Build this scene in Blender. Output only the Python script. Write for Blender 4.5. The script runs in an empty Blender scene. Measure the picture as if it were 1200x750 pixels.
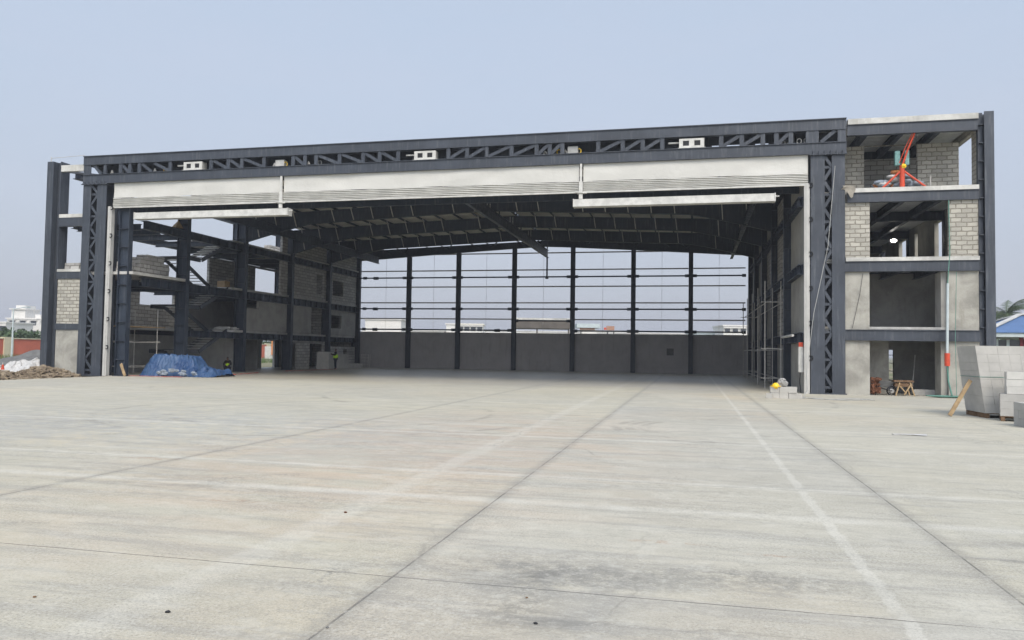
import bpy, math, random
import numpy as np
from mathutils import Vector, Matrix
rnd = random.Random(7)
S = bpy.context.scene
COL = S.collection
WLOC = {}

# ------------------------------------------------------------------ materials
class NT:
    def __init__(s, name, rough=0.8, spec=0.3):
        s.m = bpy.data.materials.new(name); s.m.use_nodes = True
        s.t = s.m.node_tree; s.n = s.t.nodes; s.l = s.t.links
        s.b = s.n['Principled BSDF']
        s.b.inputs['Roughness'].default_value = rough
        s.b.inputs['Specular IOR Level'].default_value = spec
        s.pos = s.n.new('ShaderNodeNewGeometry').outputs['Position']
    def val(s, sock, v):
        if v is None: return
        if hasattr(v, 'node'): s.l.new(v, sock)
        else: sock.default_value = v
    def math(s, op, a, b=None, c=None, clamp=False):
        n = s.n.new('ShaderNodeMath'); n.operation = op; n.use_clamp = clamp
        s.val(n.inputs[0], a)
        if b is not None: s.val(n.inputs[1], b)
        if c is not None: s.val(n.inputs[2], c)
        return n.outputs[0]
    def vmul(s, v, k):
        n = s.n.new('ShaderNodeVectorMath'); n.operation = 'MULTIPLY'
        s.val(n.inputs[0], v); n.inputs[1].default_value = k; return n.outputs[0]
    def vadd(s, v, k):
        n = s.n.new('ShaderNodeVectorMath'); n.operation = 'ADD'
        s.val(n.inputs[0], v); s.val(n.inputs[1], k); return n.outputs[0]
    def sep(s, v):
        n = s.n.new('ShaderNodeSeparateXYZ'); s.l.new(v, n.inputs[0]); return n.outputs
    def comb(s, x, y, z=0.0):
        n = s.n.new('ShaderNodeCombineXYZ')
        for i, v in enumerate((x, y, z)): s.val(n.inputs[i], v)
        return n.outputs[0]
    def noise(s, scale, detail=4, rough=.55, vec=None, dist=0.0):
        n = s.n.new('ShaderNodeTexNoise'); s.l.new(vec or s.pos, n.inputs['Vector'])
        n.inputs['Scale'].default_value = scale; n.inputs['Detail'].default_value = detail
        n.inputs['Roughness'].default_value = rough; n.inputs['Distortion'].default_value = dist
        return n.outputs['Fac']
    def ramp(s, f, lo, hi, a=0.0, b=1.0):
        n = s.n.new('ShaderNodeMapRange'); n.interpolation_type = 'SMOOTHSTEP'
        s.val(n.inputs['Value'], f)
        for k, v in (('From Min', lo), ('From Max', hi), ('To Min', a), ('To Max', b)): n.inputs[k].default_value = v
        return n.outputs[0]
    def mix(s, f, a, b, mode='MIX'):
        n = s.n.new('ShaderNodeMix'); n.data_type = 'RGBA'; n.blend_type = mode
        s.val(n.inputs[0], f)
        for i, v in ((6, a), (7, b)):
            if hasattr(v, 'node'): s.l.new(v, n.inputs[i])
            else: n.inputs[i].default_value = (*v, 1) if len(v) == 3 else v
        return n.outputs[2]
    def color(s, c):
        if hasattr(c, 'node'): s.l.new(c, s.b.inputs['Base Color'])
        else: s.b.inputs['Base Color'].default_value = (*c, 1)
    def bump(s, h, dist=.01, strength=1.0):
        n = s.n.new('ShaderNodeBump'); s.l.new(h, n.inputs['Height'])
        n.inputs['Distance'].default_value = dist; n.inputs['Strength'].default_value = strength
        s.l.new(n.outputs[0], s.b.inputs['Normal'])

def simple(name, c, rough=.7, spec=.3, var=.18, scale=3.0, c2=None, bump=0, bscale=40, metallic=0):
    t = NT(name, rough, spec)
    f = t.ramp(t.noise(scale, 6, .6), .3, .7)
    d = c2 or tuple(x * (1 - var) for x in c)
    t.color(t.mix(f, c, d))
    if bump: t.bump(t.noise(bscale, 4, .6), bump)
    t.b.inputs['Metallic'].default_value = metallic
    return t.m

def m_steel(name='steel_paint', c=(.042, .049, .062)):
    t = NT(name, .5, .4)
    f = t.ramp(t.noise(.55, 7, .7), .35, .68)
    c1 = t.mix(f, tuple(x * .86 for x in c), tuple(x * 1.22 for x in c))
    sv = t.vmul(t.pos, (6, 6, .5))
    f2 = t.ramp(t.noise(1.5, 6, .68, sv), .50, .74, 0, .45)
    c2 = t.mix(f2, c1, (.15, .16, .17))
    t.color(c2); t.l.new(t.ramp(t.noise(4), .3, .7, .4, .62), t.b.inputs['Roughness'])
    return t.m

def wallvec(t):
    p = t.sep(t.pos)
    g = t.n.new('ShaderNodeNewGeometry'); nn = t.sep(g.outputs['Normal'])
    ax = t.math('GREATER_THAN', t.math('ABSOLUTE', nn[0]), .6)
    u = t.math('ADD', t.math('MULTIPLY', p[1], ax), t.math('MULTIPLY', p[0], t.math('SUBTRACT', 1.0, ax)))
    return u, p[2]

def m_block(name, c=(.40, .385, .35), mortar=(.20, .18, .155), bw=.6, bh=.2, dirt=.5):
    t = NT(name, .9, .15)
    u, z = wallvec(t)
    n0 = t.noise(7, 3)
    u2 = t.math('ADD', u, t.math('MULTIPLY', t.math('SUBTRACT', n0, .5), .09))
    z2 = t.math('ADD', z, t.math('MULTIPLY', t.math('SUBTRACT', t.noise(3.2, 4), .5), .085))
    br = t.n.new('ShaderNodeTexBrick'); t.l.new(t.comb(u2, z2), br.inputs['Vector'])
    br.inputs['Scale'].default_value = 1; br.inputs['Brick Width'].default_value = bw; br.inputs['Row Height'].default_value = bh
    br.inputs['Mortar Size'].default_value = .024; br.inputs['Mortar Smooth'].default_value = .25
    br.inputs['Color1'].default_value = (*c, 1); br.inputs['Color2'].default_value = (*[x * .62 for x in c], 1)
    br.inputs['Mortar'].default_value = (*mortar, 1); br.offset = .5; br.inputs['Bias'].default_value = -.1
    f = t.ramp(t.noise(2.2, 6, .7), .4, .75, 0, dirt)
    c1 = t.mix(f, br.outputs['Color'], tuple(x * .55 for x in c))
    c2 = t.mix(t.ramp(t.noise(25, 4, .7), .35, .7, 0, .25), c1, (.5, .49, .46))
    t.color(c2)
    h = t.math('ADD', t.math('MULTIPLY', br.outputs['Fac'], -1.0), t.math('MULTIPLY', t.noise(30, 4), .3))
    t.bump(h, .012)
    return t.m

def m_plaster(name, c=(.36, .345, .31), dark=.62):
    t = NT(name, .92, .12)
    f = t.ramp(t.noise(.9, 7, .65, None, .4), .35, .7)
    c1 = t.mix(f, c, tuple(x * dark for x in c))
    sv = t.vmul(t.pos, (3.5, 3.5, .45))
    c2 = t.mix(t.ramp(t.noise(1.6, 6, .65, sv), .5, .78, 0, .55), c1, (c[0] * .62, c[1] * .6, c[2] * .55))
    c3 = t.mix(t.ramp(t.noise(2.6, 5, .7), .6, .78, 0, .45), c2, (.47, .455, .42))
    t.color(c3)
    t.bump(t.math('ADD', t.noise(14, 5), t.math('MULTIPLY', t.noise(1.5, 3), 2.0)), .008)
    return t.m

def m_apron():
    t = NT('apron_concrete', .88, .2)
    p = t.sep(t.pos); x, y = p[0], p[1]
    wob = t.math('MULTIPLY', t.math('SUBTRACT', t.noise(1.2, 4), .5), .05)
    wob2 = t.math('MULTIPLY', t.math('SUBTRACT', t.noise(3.5, 7, .75), .5), .22)
    def line(coord, at, half, soft, w=wob):
        d = t.math('ABSOLUTE', t.math('ADD', t.math('SUBTRACT', coord, at), w))
        return t.ramp(d, half, half + soft, 1, 0)
    def lines(coord, ats, half, soft, w=wob):
        o = None
        for a in ats:
            l = line(coord, a, half, soft, w)
            o = l if o is None else t.math('MAXIMUM', o, l)
        return o
    # base tones: broad patches, streaks along the broom direction (x), fine grain
    big = t.noise(.13, 5, .6, None, .6)
    col = t.mix(t.ramp(big, .36, .64), (.520, .494, .412), (.440, .414, .336))
    warm = t.ramp(t.noise(.085, 4, .6, t.vadd(t.pos, (13, 5, 0))), .5, .66, 0, .85)
    col = t.mix(warm, col, (.52, .44, .31))
    lft = t.ramp(t.math('ADD', x, wob), -2.19, -2.15, .75, 0); rgt = t.ramp(t.math('ADD', x, wob), 2.23, 2.27, 0, .6)
    col = t.mix(t.math('MULTIPLY', t.math('MAXIMUM', lft, rgt), t.ramp(t.noise(.35, 5, .65), .3, .65, .35, 1)), col, (.505, .465, .345))
    och = t.n.new('ShaderNodeVectorMath'); och.operation = 'LENGTH'; t.l.new(t.vmul(t.vadd(t.pos, (4.5, -13.5, 0)), (.19, .10, 0)), och.inputs[0])
    col = t.mix(t.math('MULTIPLY', t.ramp(och.outputs['Value'], .1, 1.2, .9, 0), t.ramp(t.noise(.9, 6, .7, t.vmul(t.pos, (.5, 1.3, 1))), .33, .6)), col, (.53, .41, .295))
    for (gx_, gy_, ga, gb, gk, gc) in ((-12, 15, 9, 6, .7, (.36, .365, .35)), (-1.0, 5.9, 1.1, .8, .9, (.25, .24, .215)), (.3, 6.1, 1.5, .5, .7, (.27, .26, .23)), (-.6, 4.6, .35, 1.6, .6, (.29, .28, .25)), (4.6, 8.5, 3.0, 2.0, .35, (.42, .42, .36)), (-6.2, 9.2, 1.6, .9, .4, (.37, .36, .31)), (-3.0, 5.0, 1.5, 1.0, .35, (.36, .34, .27))):
        ld = t.n.new('ShaderNodeVectorMath'); ld.operation = 'LENGTH'; t.l.new(t.vmul(t.vadd(t.pos, (-gx_, -gy_, 0)), (1/ga, 1/gb, 0)), ld.inputs[0])
        col = t.mix(t.math('MULTIPLY', t.ramp(ld.outputs['Value'], .2, 1.15, gk, 0), t.ramp(t.noise(2.6, 8, .78, t.vadd(t.pos, (gx_, 0, 0))), .40, .58)), col, gc)
    streak = t.noise(1.0, 9, .74, t.vmul(t.pos, (.30, 3.2, 1)), .25)
    col = t.mix(t.ramp(streak, .48, .62, 0, .42), col, (.265, .258, .24))
    streak2 = t.noise(1.0, 6, .65, t.vadd(t.vmul(t.pos, (.10, 1.1, 1)), (31, 7, 0)), .25)
    col = t.mix(t.ramp(streak2, .55, .68, 0, .45), col, (.56, .54, .475))
    # wetter / rougher blotches with a grain
    blot = t.ramp(t.noise(.55, 6, .7, t.vadd(t.pos, (3, 9, 0)), .5), .57, .72)
    grain = t.ramp(t.noise(22, 6, .8), .45, .58)
    col = t.mix(t.math('MULTIPLY', blot, t.math('MULTIPLY', grain, .9)), col, (.15, .145, .13))
    col = t.mix(t.ramp(t.noise(70, 3, .7), .5, .72, 0, .35), col, (.22, .215, .20))
    col = t.mix(t.ramp(t.noise(48, 3, .7, t.vadd(t.pos, (4, 4, 4))), .55, .75, 0, .30), col, (.62, .61, .58))
    # tinted slabs: every bay has a slightly different tone
    fx = t.math('FLOOR', t.math('DIVIDE', t.math('ADD', x, 2.17), 4.7)); fy = t.math('FLOOR', t.math('DIVIDE', t.math('ADD', y, -.7), 4.85))
    wn = t.n.new('ShaderNodeTexWhiteNoise'); wn.noise_dimensions = '2D'; t.l.new(t.comb(fx, fy), wn.inputs['Vector'])
    col = t.mix(t.math('MULTIPLY', wn.outputs['Value'], .34), col, (.33, .325, .31))
    # pale patched strips (laitance) following some joints
    pale = t.math('MAXIMUM', t.math('MULTIPLY', lines(x, (1.36,), .035, .035, wob2), .62), t.math('MULTIPLY', line(x, -3.5, .09, .12, wob2), .38))
    pale = t.math('MAXIMUM', pale, t.math('MULTIPLY', lines(y, (10.4, 15.2, 8.6, 25.0), .03, .16, wob2), .65))
    pale = t.math('MULTIPLY', pale, t.ramp(t.noise(1.7, 5, .7), .3, .55, .35, 1))
    col = t.mix(t.math('MULTIPLY', pale, .75), col, (.62, .60, .53))
    # rust-brown blots
    for (sx, sy, sr) in ((-.2, 7.15, .5), (.62, 6.95, .3), (-7.9, 10.2, .8), (-4.9, 7.7, .6)):
        d = t.n.new('ShaderNodeVectorMath'); d.operation = 'LENGTH'
        t.l.new(t.vmul(t.vadd(t.pos, (-sx, -sy, 0)), (1, 4.5, 0)), d.inputs[0])
        m = t.math('MULTIPLY', t.ramp(d.outputs['Value'], sr * .2, sr, 1, 0), t.ramp(t.noise(5, 5, .7), .42, .6))
        col = t.mix(t.math('MULTIPLY', m, .55), col, (.34, .20, .12))
    # dark oily streaks on the right, grey smudge
    for (sx, sy, a, b, k) in ((3.3, 8.0, .9, 6, .55), (2.6, 7.3, .8, 6, .5), (3.6, 9.6, .8, 8, .45), (-1.35, 5.9, .7, 1.6, .6), (-.9, 4.9, .6, 2.2, .5), (-6.5, 8.7, 1.3, 1.8, .3)):
        d = t.n.new('ShaderNodeVectorMath'); d.operation = 'LENGTH'
        t.l.new(t.vmul(t.vadd(t.pos, (-sx, -sy, 0)), (1 / a, b / a / 1.4, 0)), d.inputs[0])
        m = t.math('MULTIPLY', t.ramp(d.outputs['Value'], .1, 1, 1, 0), t.ramp(t.noise(1.6, 6, .75, t.vmul(t.pos, (1, 3.5, 1))), .42, .62))
        col = t.mix(t.math('MULTIPLY', m, k), col, (.12, .118, .11))
    # tyre arcs
    for (cx, cy, r, x0, x1) in ((-9.3, 19.3, 4.2, -30, 30), (-9.3, 19.3, 5.9, -30, 30), (1.5, 18.2, 2.6, -3, 1.2), (1.5, 18.2, 2.9, -3, 1.2), (1.5, 18.2, 3.2, -3, 1.2), (-4.5, 30, 9.5, -30, 30)):
        d = t.n.new('ShaderNodeVectorMath'); d.operation = 'LENGTH'
        t.l.new(t.vmul(t.vadd(t.pos, (-cx, -cy, 0)), (1, 1, 0)), d.inputs[0])
        m = t.ramp(t.math('ABSOLUTE', t.math('SUBTRACT', d.outputs['Value'], r)), .05, .16, 1, 0)
        m = t.math('MULTIPLY', m, t.math('MULTIPLY', t.math('GREATER_THAN', x, x0), t.math('LESS_THAN', x, x1)))
        m = t.math('MULTIPLY', m, t.ramp(t.noise(.7, 5, .75), .44, .60))
        col = t.mix(t.math('MULTIPLY', m, .34), col, (.14, .135, .125))
    # joints: dark saw cuts + a soft dirty band beside them
    jx = t.math('MULTIPLY', t.ramp(y, 12, 36, 1, .45), lines(x, (-22.0, -17.2, -12.4, -7.55, -2.17, 2.25, 7.1, 12.0, 16.8), .003, .010, t.math('MULTIPLY', wob, .5)))
    jy = lines(y, (5.5, 10.35, 20.1, 29.8, 36.6, 41.8, 48.2, 54.7, 61.2), .002, .009, t.math('MULTIPLY', wob, .5))
    fade = t.ramp(t.noise(.9, 4), .3, .5, .25, 1)
    soft = t.math('MULTIPLY', lines(x, (-7.55, -2.17, 2.25), .01, .16, wob2), .38)
    col = t.mix(soft, col, (.22, .21, .19))
    j = t.math('MAXIMUM', t.math('MULTIPLY', jx, t.ramp(t.noise(1.3, 5, .7), .36, .56, .2, .7)), t.math('MULTIPLY', jy, t.math('MULTIPLY', fade, .75)))
    col = t.mix(j, col, (.075, .07, .065))
    gr = t.noise(38, 3, .65)
    gm = t.ramp(t.noise(.6, 5, .7, t.vadd(t.pos, (3, 44, 0))), .38, .62, .3, 1)
    col = t.mix(t.math('MULTIPLY', gm, t.ramp(gr, .54, .66, 0, .5)), col, (.22, .21, .18))
    col = t.mix(t.math('MULTIPLY', gm, t.ramp(gr, .46, .36, 0, .36)), col, (.64, .625, .56))
    for (gx_, gy_, ga, gb) in ((-.75, 5.95, 1.0, .42), (.55, 6.2, .9, .35), (-1.15, 5.2, .35, .8), (-4.2, 7.9, 1.3, .35), (-5.3, 8.4, .9, .3)):
        ld = t.n.new('ShaderNodeVectorMath'); ld.operation = 'LENGTH'; t.l.new(t.vmul(t.vadd(t.pos, (-gx_, -gy_, 0)), (1/ga, 1/gb, 0)), ld.inputs[0])
        col = t.mix(t.math('MULTIPLY', t.ramp(ld.outputs['Value'], .1, 1.2, .5 if gx_ > -4 else .3, 0), t.ramp(t.noise(11, 6, .82, t.vadd(t.pos, (gx_, 0, 0))), .44, .56)), col, (.17, .165, .145))
    br_ = t.noise(1.0, 4, .7, t.vmul(t.pos, (1.2, 34, 1)))
    col = t.mix(t.ramp(br_, .52, .66, 0, .22), col, (.30, .29, .25))
    vo = t.n.new('ShaderNodeTexVoronoi'); vo.feature = 'DISTANCE_TO_EDGE'; vo.inputs['Scale'].default_value = .33
    wv = t.n.new('ShaderNodeTexNoise'); t.l.new(t.pos, wv.inputs['Vector']); wv.inputs['Scale'].default_value = 1.4; wv.inputs['Detail'].default_value = 6
    t.l.new(t.vadd(t.pos, t.vmul(wv.outputs['Color'], (.55, .55, 0))), vo.inputs['Vector'])
    crk = t.math('MULTIPLY', t.ramp(vo.outputs['Distance'], .0015, .006, 1, 0), t.ramp(t.noise(.25, 3, .6, t.vadd(t.pos, (50, 0, 0))), .52, .6))
    col = t.mix(t.math('MULTIPLY', crk, .3), col, (.2, .19, .165))
    sp = t.ramp(t.noise(55, 5, .85), .50, .60, 0, .6)
    col = t.mix(t.math('MULTIPLY', sp, t.ramp(t.noise(.8, 5, .7, t.vadd(t.pos, (8, 1, 2))), .38, .6, .25, 1)), col, (.20, .192, .17))
    mott = t.noise(2.2, 10, .74, t.vmul(t.pos, (.8, 1.15, 1)), .3)
    med = t.noise(9.0, 8, .8)
    patch = t.ramp(t.noise(.45, 6, .68, t.vadd(t.pos, (21, 2, 0)), .8), .42, .62, .15, 1)
    col = t.mix(t.math('MULTIPLY', t.ramp(med, .50, .60, 0, .34), patch), col, (.27, .26, .235))
    col = t.mix(t.math('MULTIPLY', t.ramp(med, .48, .38, 0, .32), patch), col, (.58, .56, .49))
    col = t.mix(t.ramp(mott, .52, .66, 0, .24), col, (.29, .278, .24))
    col = t.mix(t.ramp(mott, .49, .38, 0, .22), col, (.58, .56, .49))
    t.color(col); t.l.new(t.ramp(y, 35.5, 38.5, .86, .42), t.b.inputs['Roughness']); t.l.new(t.ramp(y, 35.5, 38.5, .2, .55), t.b.inputs['Specular IOR Level'])
    h = t.math('ADD', t.math('MULTIPLY', t.noise(60, 4, .7), .5), t.math('MULTIPLY', j, -1.2))
    h = t.math('ADD', h, t.math('MULTIPLY', t.noise(1.0, 4, .6, t.vmul(t.pos, (.6, 4, 1))), 1.0))
    t.bump(h, .006)
    return t.m

def m_leaf(name, a, b):
    t = NT(name, .6, .2)
    t.color(t.mix(t.ramp(t.noise(1.1, 4, .7), .35, .65), a, b))
    t.b.inputs['Transmission Weight'].default_value = 0
    return t.m

STEEL = m_steel()
STEEL2 = m_steel('steel_shaded_dark', (.020, .028, .043))  # darker copy of the frame steel, interior shade put into its colour
BLOCK = m_block('grey_block_wall', (.47, .445, .38), (.20, .18, .145), .43, .2, .55)
BLOCKD = m_block('interior_block_wall', (.46, .445, .42), (.15, .14, .125), .6, .24)
PLAST = m_plaster('cement_render', (.40, .385, .34))
PLASTI = m_plaster('interior_render', (.36, .35, .325), .72)
BACKW = m_plaster('back_wall_render', (.40, .385, .385), .85)
SLAB = m_plaster('slab_edge_white', (.60, .59, .55), .62)
SLABG = m_plaster('slab_concrete', (.50, .49, .46), .7)
DECK = simple('metal_deck', (.68, .69, .68), .45, .4, .2, 2)
INSUL = simple('roof_insulation', (.80, .76, .66), .7, .2, .18, .8)
FABRIC = simple('door_fabric', (.57, .56, .52), .65, .25, .09, .7, bump=.03, bscale=2.2)
FOLD = simple('door_fabric_folds', (.54, .53, .49), .6, .3, .22, 1.2, bump=.006, bscale=9)
WHITE = simple('white_paint', (.60, .59, .55), .45, .4, .25, 3)
GUIDE = simple('door_guide_paint', (.50, .49, .46), .5, .4, .15, 2)
BLACK = simple('black_rubber', (.02, .02, .022), .6)
AAC = simple('aerated_block', (.47, .455, .42), .9, .1, .16, 2.0, bump=.004, bscale=60)
AACW = simple('aerated_block_cut_face', (.60, .585, .54), .9, .1, .16, 2.0, bump=.004, bscale=60)
WOOD = simple('raw_timber', (.42, .30, .17), .8, .2, .35, 5)
WOODD = simple('old_timber', (.20, .125, .075), .85, .1, .35, 5)
TARP = simple('blue_tarpaulin', (.018, .052, .14), .5, .35, .3, 1.5, c2=(.045, .095, .19), bump=.02, bscale=5)
RED = simple('red_oxide_paint', (.62, .075, .03), .5, .4, .25, 4)
YEL = simple('yellow_plastic', (.85, .55, .02), .4, .5, .05)
PIPE = simple('scaffold_tube', (.52, .50, .46), .55, .4, .3, 6)
RUST = simple('rusty_steel', (.19, .085, .05), .9, .1, .45, 9)
SANDM = simple('tan_rubble', (.32, .26, .18), .95, .1, .4, 5, c2=(.13, .10, .075), bump=.05, bscale=7)
GREYM = simple('grey_aggregate', (.17, .17, .165), .95, .1, .3, 3, bump=.05, bscale=6)
DIRT = simple('site_dirt', (.26, .225, .165), .95, .1, .5, .06, c2=(.10, .13, .055))
SKIN = simple('skin', (.13, .07, .045), .6)
NAVY = simple('dark_blue_cloth', (.02, .025, .045), .8)
HIVIS = simple('hi_vis_fabric', (.50, .80, .03), .6, .3, .08)
BLKCL = simple('black_cloth', (.015, .015, .018), .85)
SACKS = simple('white_sack', (.55, .54, .52), .7, .2, .25, 4, bump=.02, bscale=8)
SACKB = simple('grey_blue_sack', (.27, .31, .36), .7, .2, .3, 4, bump=.02, bscale=8)
GREYB = simple('dusty_sack', (.36, .355, .34), .85, .1, .3, 6, bump=.02, bscale=12)
SACKO = simple('orange_sack', (.65, .26, .10), .7, .2, .2, 4)
TEAL = simple('green_blue_panel', (.22, .42, .40), .6, .3, .4, 9)
GRN = simple('green_rope', (.13, .27, .22), .7, .2, .2, 5)
PVC = simple('pale_pipe', (.50, .56, .56), .5, .4, .1)
REDW = simple('red_wall_paint', (.52, .15, .095), .85, .1, .2, .5)
CREAM = simple('cream_wall_paint', (.60, .54, .38), .85, .1, .15, .6)
BWHT = simple('white_house_paint', (.70, .68, .64), .85, .1, .1, .2)
WIN = simple('dark_window_glass', (.035, .04, .05), .25, .5)
BLUER = simple('blue_roof_sheet', (.085, .16, .32), .5, .35, .2, .8)
MAROON = simple('maroon_paint', (.25, .03, .04), .6)
CYAN = simple('pale_fascia', (.50, .56, .57), .6)
CLOTH = simple('beige_cloth', (.34, .31, .26), .85, .1, .3, 4)
CABLE = simple('grey_cable', (.40, .40, .38), .6)
TAPE = simple('red_tape', (.60, .10, .09), .6)
BROWNP = simple('grey_brown_cladding', (.13, .115, .10), .8, .2, .3, 1)
ORNG = simple('orange_brown_panel', (.40, .22, .15), .8)
LEAFA = m_leaf('shrub_leaves', (.035, .07, .028), (.075, .11, .05))
LEAFP = m_leaf('palm_fronds', (.045, .075, .035), (.085, .11, .05))
GRASSM = m_leaf('weed_leaves', (.07, .13, .035), (.13, .16, .06))
BARK = simple('palm_bark', (.16, .13, .10), .95, .1, .3, 8)

# ------------------------------------------------------------------ mesh builder
class MB:
    def __init__(s): s.v = []; s.f = []; s.mi = []; s.cur = 0
    def add(s, vs, fs):
        o = len(s.v); s.v += [tuple(map(float, p)) for p in vs]
        s.f += [tuple(i + o for i in f) for f in fs]; s.mi += [s.cur] * len(fs)
        return s
    def box(s, x0, x1, y0, y1, z0, z1):
        x0, x1 = sorted((x0, x1)); y0, y1 = sorted((y0, y1)); z0, z1 = sorted((z0, z1))
        return s.add([(x0,y0,z0),(x1,y0,z0),(x1,y1,z0),(x0,y1,z0),(x0,y0,z1),(x1,y0,z1),(x1,y1,z1),(x0,y1,z1)],
              [(0,3,2,1),(4,5,6,7),(0,1,5,4),(1,2,6,5),(2,3,7,6),(3,0,4,7)])
    def obox(s, c, hx, hy, hz, rot):
        P = [Vector(c) + rot @ Vector((a*hx, b*hy, d*hz)) for d in (-1,1) for a, b in ((-1,-1),(1,-1),(1,1),(-1,1))]
        return s.add(P, [(0,3,2,1),(4,5,6,7),(0,1,5,4),(1,2,6,5),(2,3,7,6),(3,0,4,7)])
    def bar(s, p, q, w, h, up=(0,0,1)):
        p, q = Vector(p), Vector(q); d = (q-p).normalized(); up = Vector(up)
        a = d.cross(up)
        if a.length < 1e-4: a = d.cross(Vector((0,1,0)))
        a.normalize(); b = a.cross(d)
        P = [e + a*(i*w/2) + b*(j*h/2) for e in (p, q) for i, j in ((-1,-1),(1,-1),(1,1),(-1,1))]
        return s.add(P, [(0,1,2,3)[::-1],(4,5,6,7),(0,1,5,4),(1,2,6,5),(2,3,7,6),(3,0,4,7)])
    def tube(s, pts, r, n=8, r2=None):
        pts = [Vector(p) for p in pts]; rings = []
        for i, p in enumerate(pts):
            d = (pts[min(i+1,len(pts)-1)] - pts[max(i-1,0)]).normalized()
            a = d.cross(Vector((0,0,1)))
            if a.length < .05: a = d.cross(Vector((0,1,0)))
            a.normalize(); b = a.cross(d)
            rr = r if r2 is None else r + (r2-r)*i/(len(pts)-1)
            rings.append([p + a*rr*math.cos(k*2*math.pi/n) + b*rr*math.sin(k*2*math.pi/n) for k in range(n)])
        V = [v for g in rings for v in g]; F = []
        for i in range(len(rings)-1):
            for k in range(n): F.append((i*n+k, i*n+(k+1)%n, (i+1)*n+(k+1)%n, (i+1)*n+k))
        F.append(tuple(range(n))[::-1]); F.append(tuple((len(rings)-1)*n+k for k in range(n)))
        return s.add(V, F)
    def ibeam(s, p, q, h, w, tf=.03, tw=.02, up=(0,0,1)):
        """I section from p to q; h measured along 'up'"""
        p, q = Vector(p), Vector(q); d = (q-p).normalized(); a = d.cross(Vector(up)).normalized(); b = a.cross(d)
        o = b*(h/2 - tf/2)
        s.bar(p+o, q+o, w, tf, up); s.bar(p-o, q-o, w, tf, up); s.bar(p, q, tw, h-2*tf-.002, up)
        return s
    def prism(s, pts, y0, y1):
        """polygon in XZ extruded over y"""
        n = len(pts); V = [(x,y0,z) for x, z in pts] + [(x,y1,z) for x, z in pts]
        F = [tuple(range(n)), tuple(range(n,2*n))[::-1]] + [(i, i+n, (i+1)%n+n, (i+1)%n) for i in range(n)]
        return s.add(V, F)
    def grid(s, nx, ny, fn):
        V = [fn(i/nx, j/ny) for j in range(ny+1) for i in range(nx+1)]
        F = [(j*(nx+1)+i, j*(nx+1)+i+1, (j+1)*(nx+1)+i+1, (j+1)*(nx+1)+i) for j in range(ny) for i in range(nx)]
        return s.add(V, F)
    def blob(s, c, r, n=10, jit=.15, seed=0, squash=(1,1,1)):
        R = random.Random(seed); V = []; F = []; m = max(4, n//2)
        for j in range(m+1):
            for i in range(n):
                th = math.pi*j/m; ph = 2*math.pi*i/n; k = r*(1+R.uniform(-jit, jit))
                if j in (0, m): k = r
                V.append((c[0]+k*squash[0]*math.sin(th)*math.cos(ph), c[1]+k*squash[1]*math.sin(th)*math.sin(ph), c[2]+k*squash[2]*math.cos(th)))
        for j in range(m):
            for i in range(n): F.append((j*n+i, (j+1)*n+i, (j+1)*n+(i+1)%n, j*n+(i+1)%n))
        return s.add(V, F)
    def build(s, name, mat, parent=None, smooth=False, label=None, origin=None):
        me = bpy.data.meshes.new(name)
        v = np.array(s.v)
        c = np.array(origin) if origin is not None else np.array([(v[:,0].min()+v[:,0].max())/2, (v[:,1].min()+v[:,1].max())/2, v[:,2].min()])
        me.from_pydata((v-c).tolist(), [], s.f); 
        for m in (mat if isinstance(mat, (list, tuple)) else [mat]): me.materials.append(m)
        if isinstance(mat, (list, tuple)):
            for p, i in zip(me.polygons, s.mi): p.material_index = i
        if smooth:
            for p in me.polygons: p.use_smooth = True
        me.update()
        o = bpy.data.objects.new(name, me); COL.objects.link(o)
        pl = WLOC.get(parent.name, np.zeros(3)) if parent else np.zeros(3)
        o.location = (c-pl).tolist(); WLOC[o.name] = c
        if parent: o.parent = parent
        if label: o['label'] = label
        return o

def tag(o, label=None, cat=None, group=None, kind=None):
    if label: o['label'] = label
    if cat: o['category'] = cat
    if group: o['group'] = group
    if kind: o['kind'] = kind
    return o
def empty(name, loc, label, cat, group=None):
    o = bpy.data.objects.new(name, None); COL.objects.link(o); o.location = loc; o.empty_display_size = .2
    WLOC[o.name] = np.array(loc, float); return tag(o, label, cat, group)
def copy_tree(o, parent=None, loc=None, rz=None):
    c = o.copy(); COL.objects.link(c); c.parent = parent
    if loc is not None: c.location = loc
    if rz is not None: c.rotation_euler = (0, 0, rz)
    for ch in list(o.children): copy_tree(ch, c)
    return c

def wall(axis, p0, p1, u0, u1, z0, z1, holes=()):
    """wall slab with rectangular holes; axis 'x': runs along x with thickness p0..p1 in y"""
    m = MB()
    us = sorted({u0, u1, *[h[0] for h in holes], *[h[1] for h in holes]})
    zs = sorted({z0, z1, *[h[2] for h in holes], *[h[3] for h in holes]})
    for a, b in zip(us, us[1:]):
        run = None
        for c, d in zip(zs, zs[1:]):
            mu, mz = (a+b)/2, (c+d)/2
            inside = any(h[0] < mu < h[1] and h[2] < mz < h[3] for h in holes)
            if not inside: run = [c, d] if run is None else [run[0], d]
            if (inside or d == zs[-1]) and run:
                if axis == 'x': m.box(a, b, p0, p1, *run)
                else: m.box(p0, p1, a, b, *run)
                run = None
    return m

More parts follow.
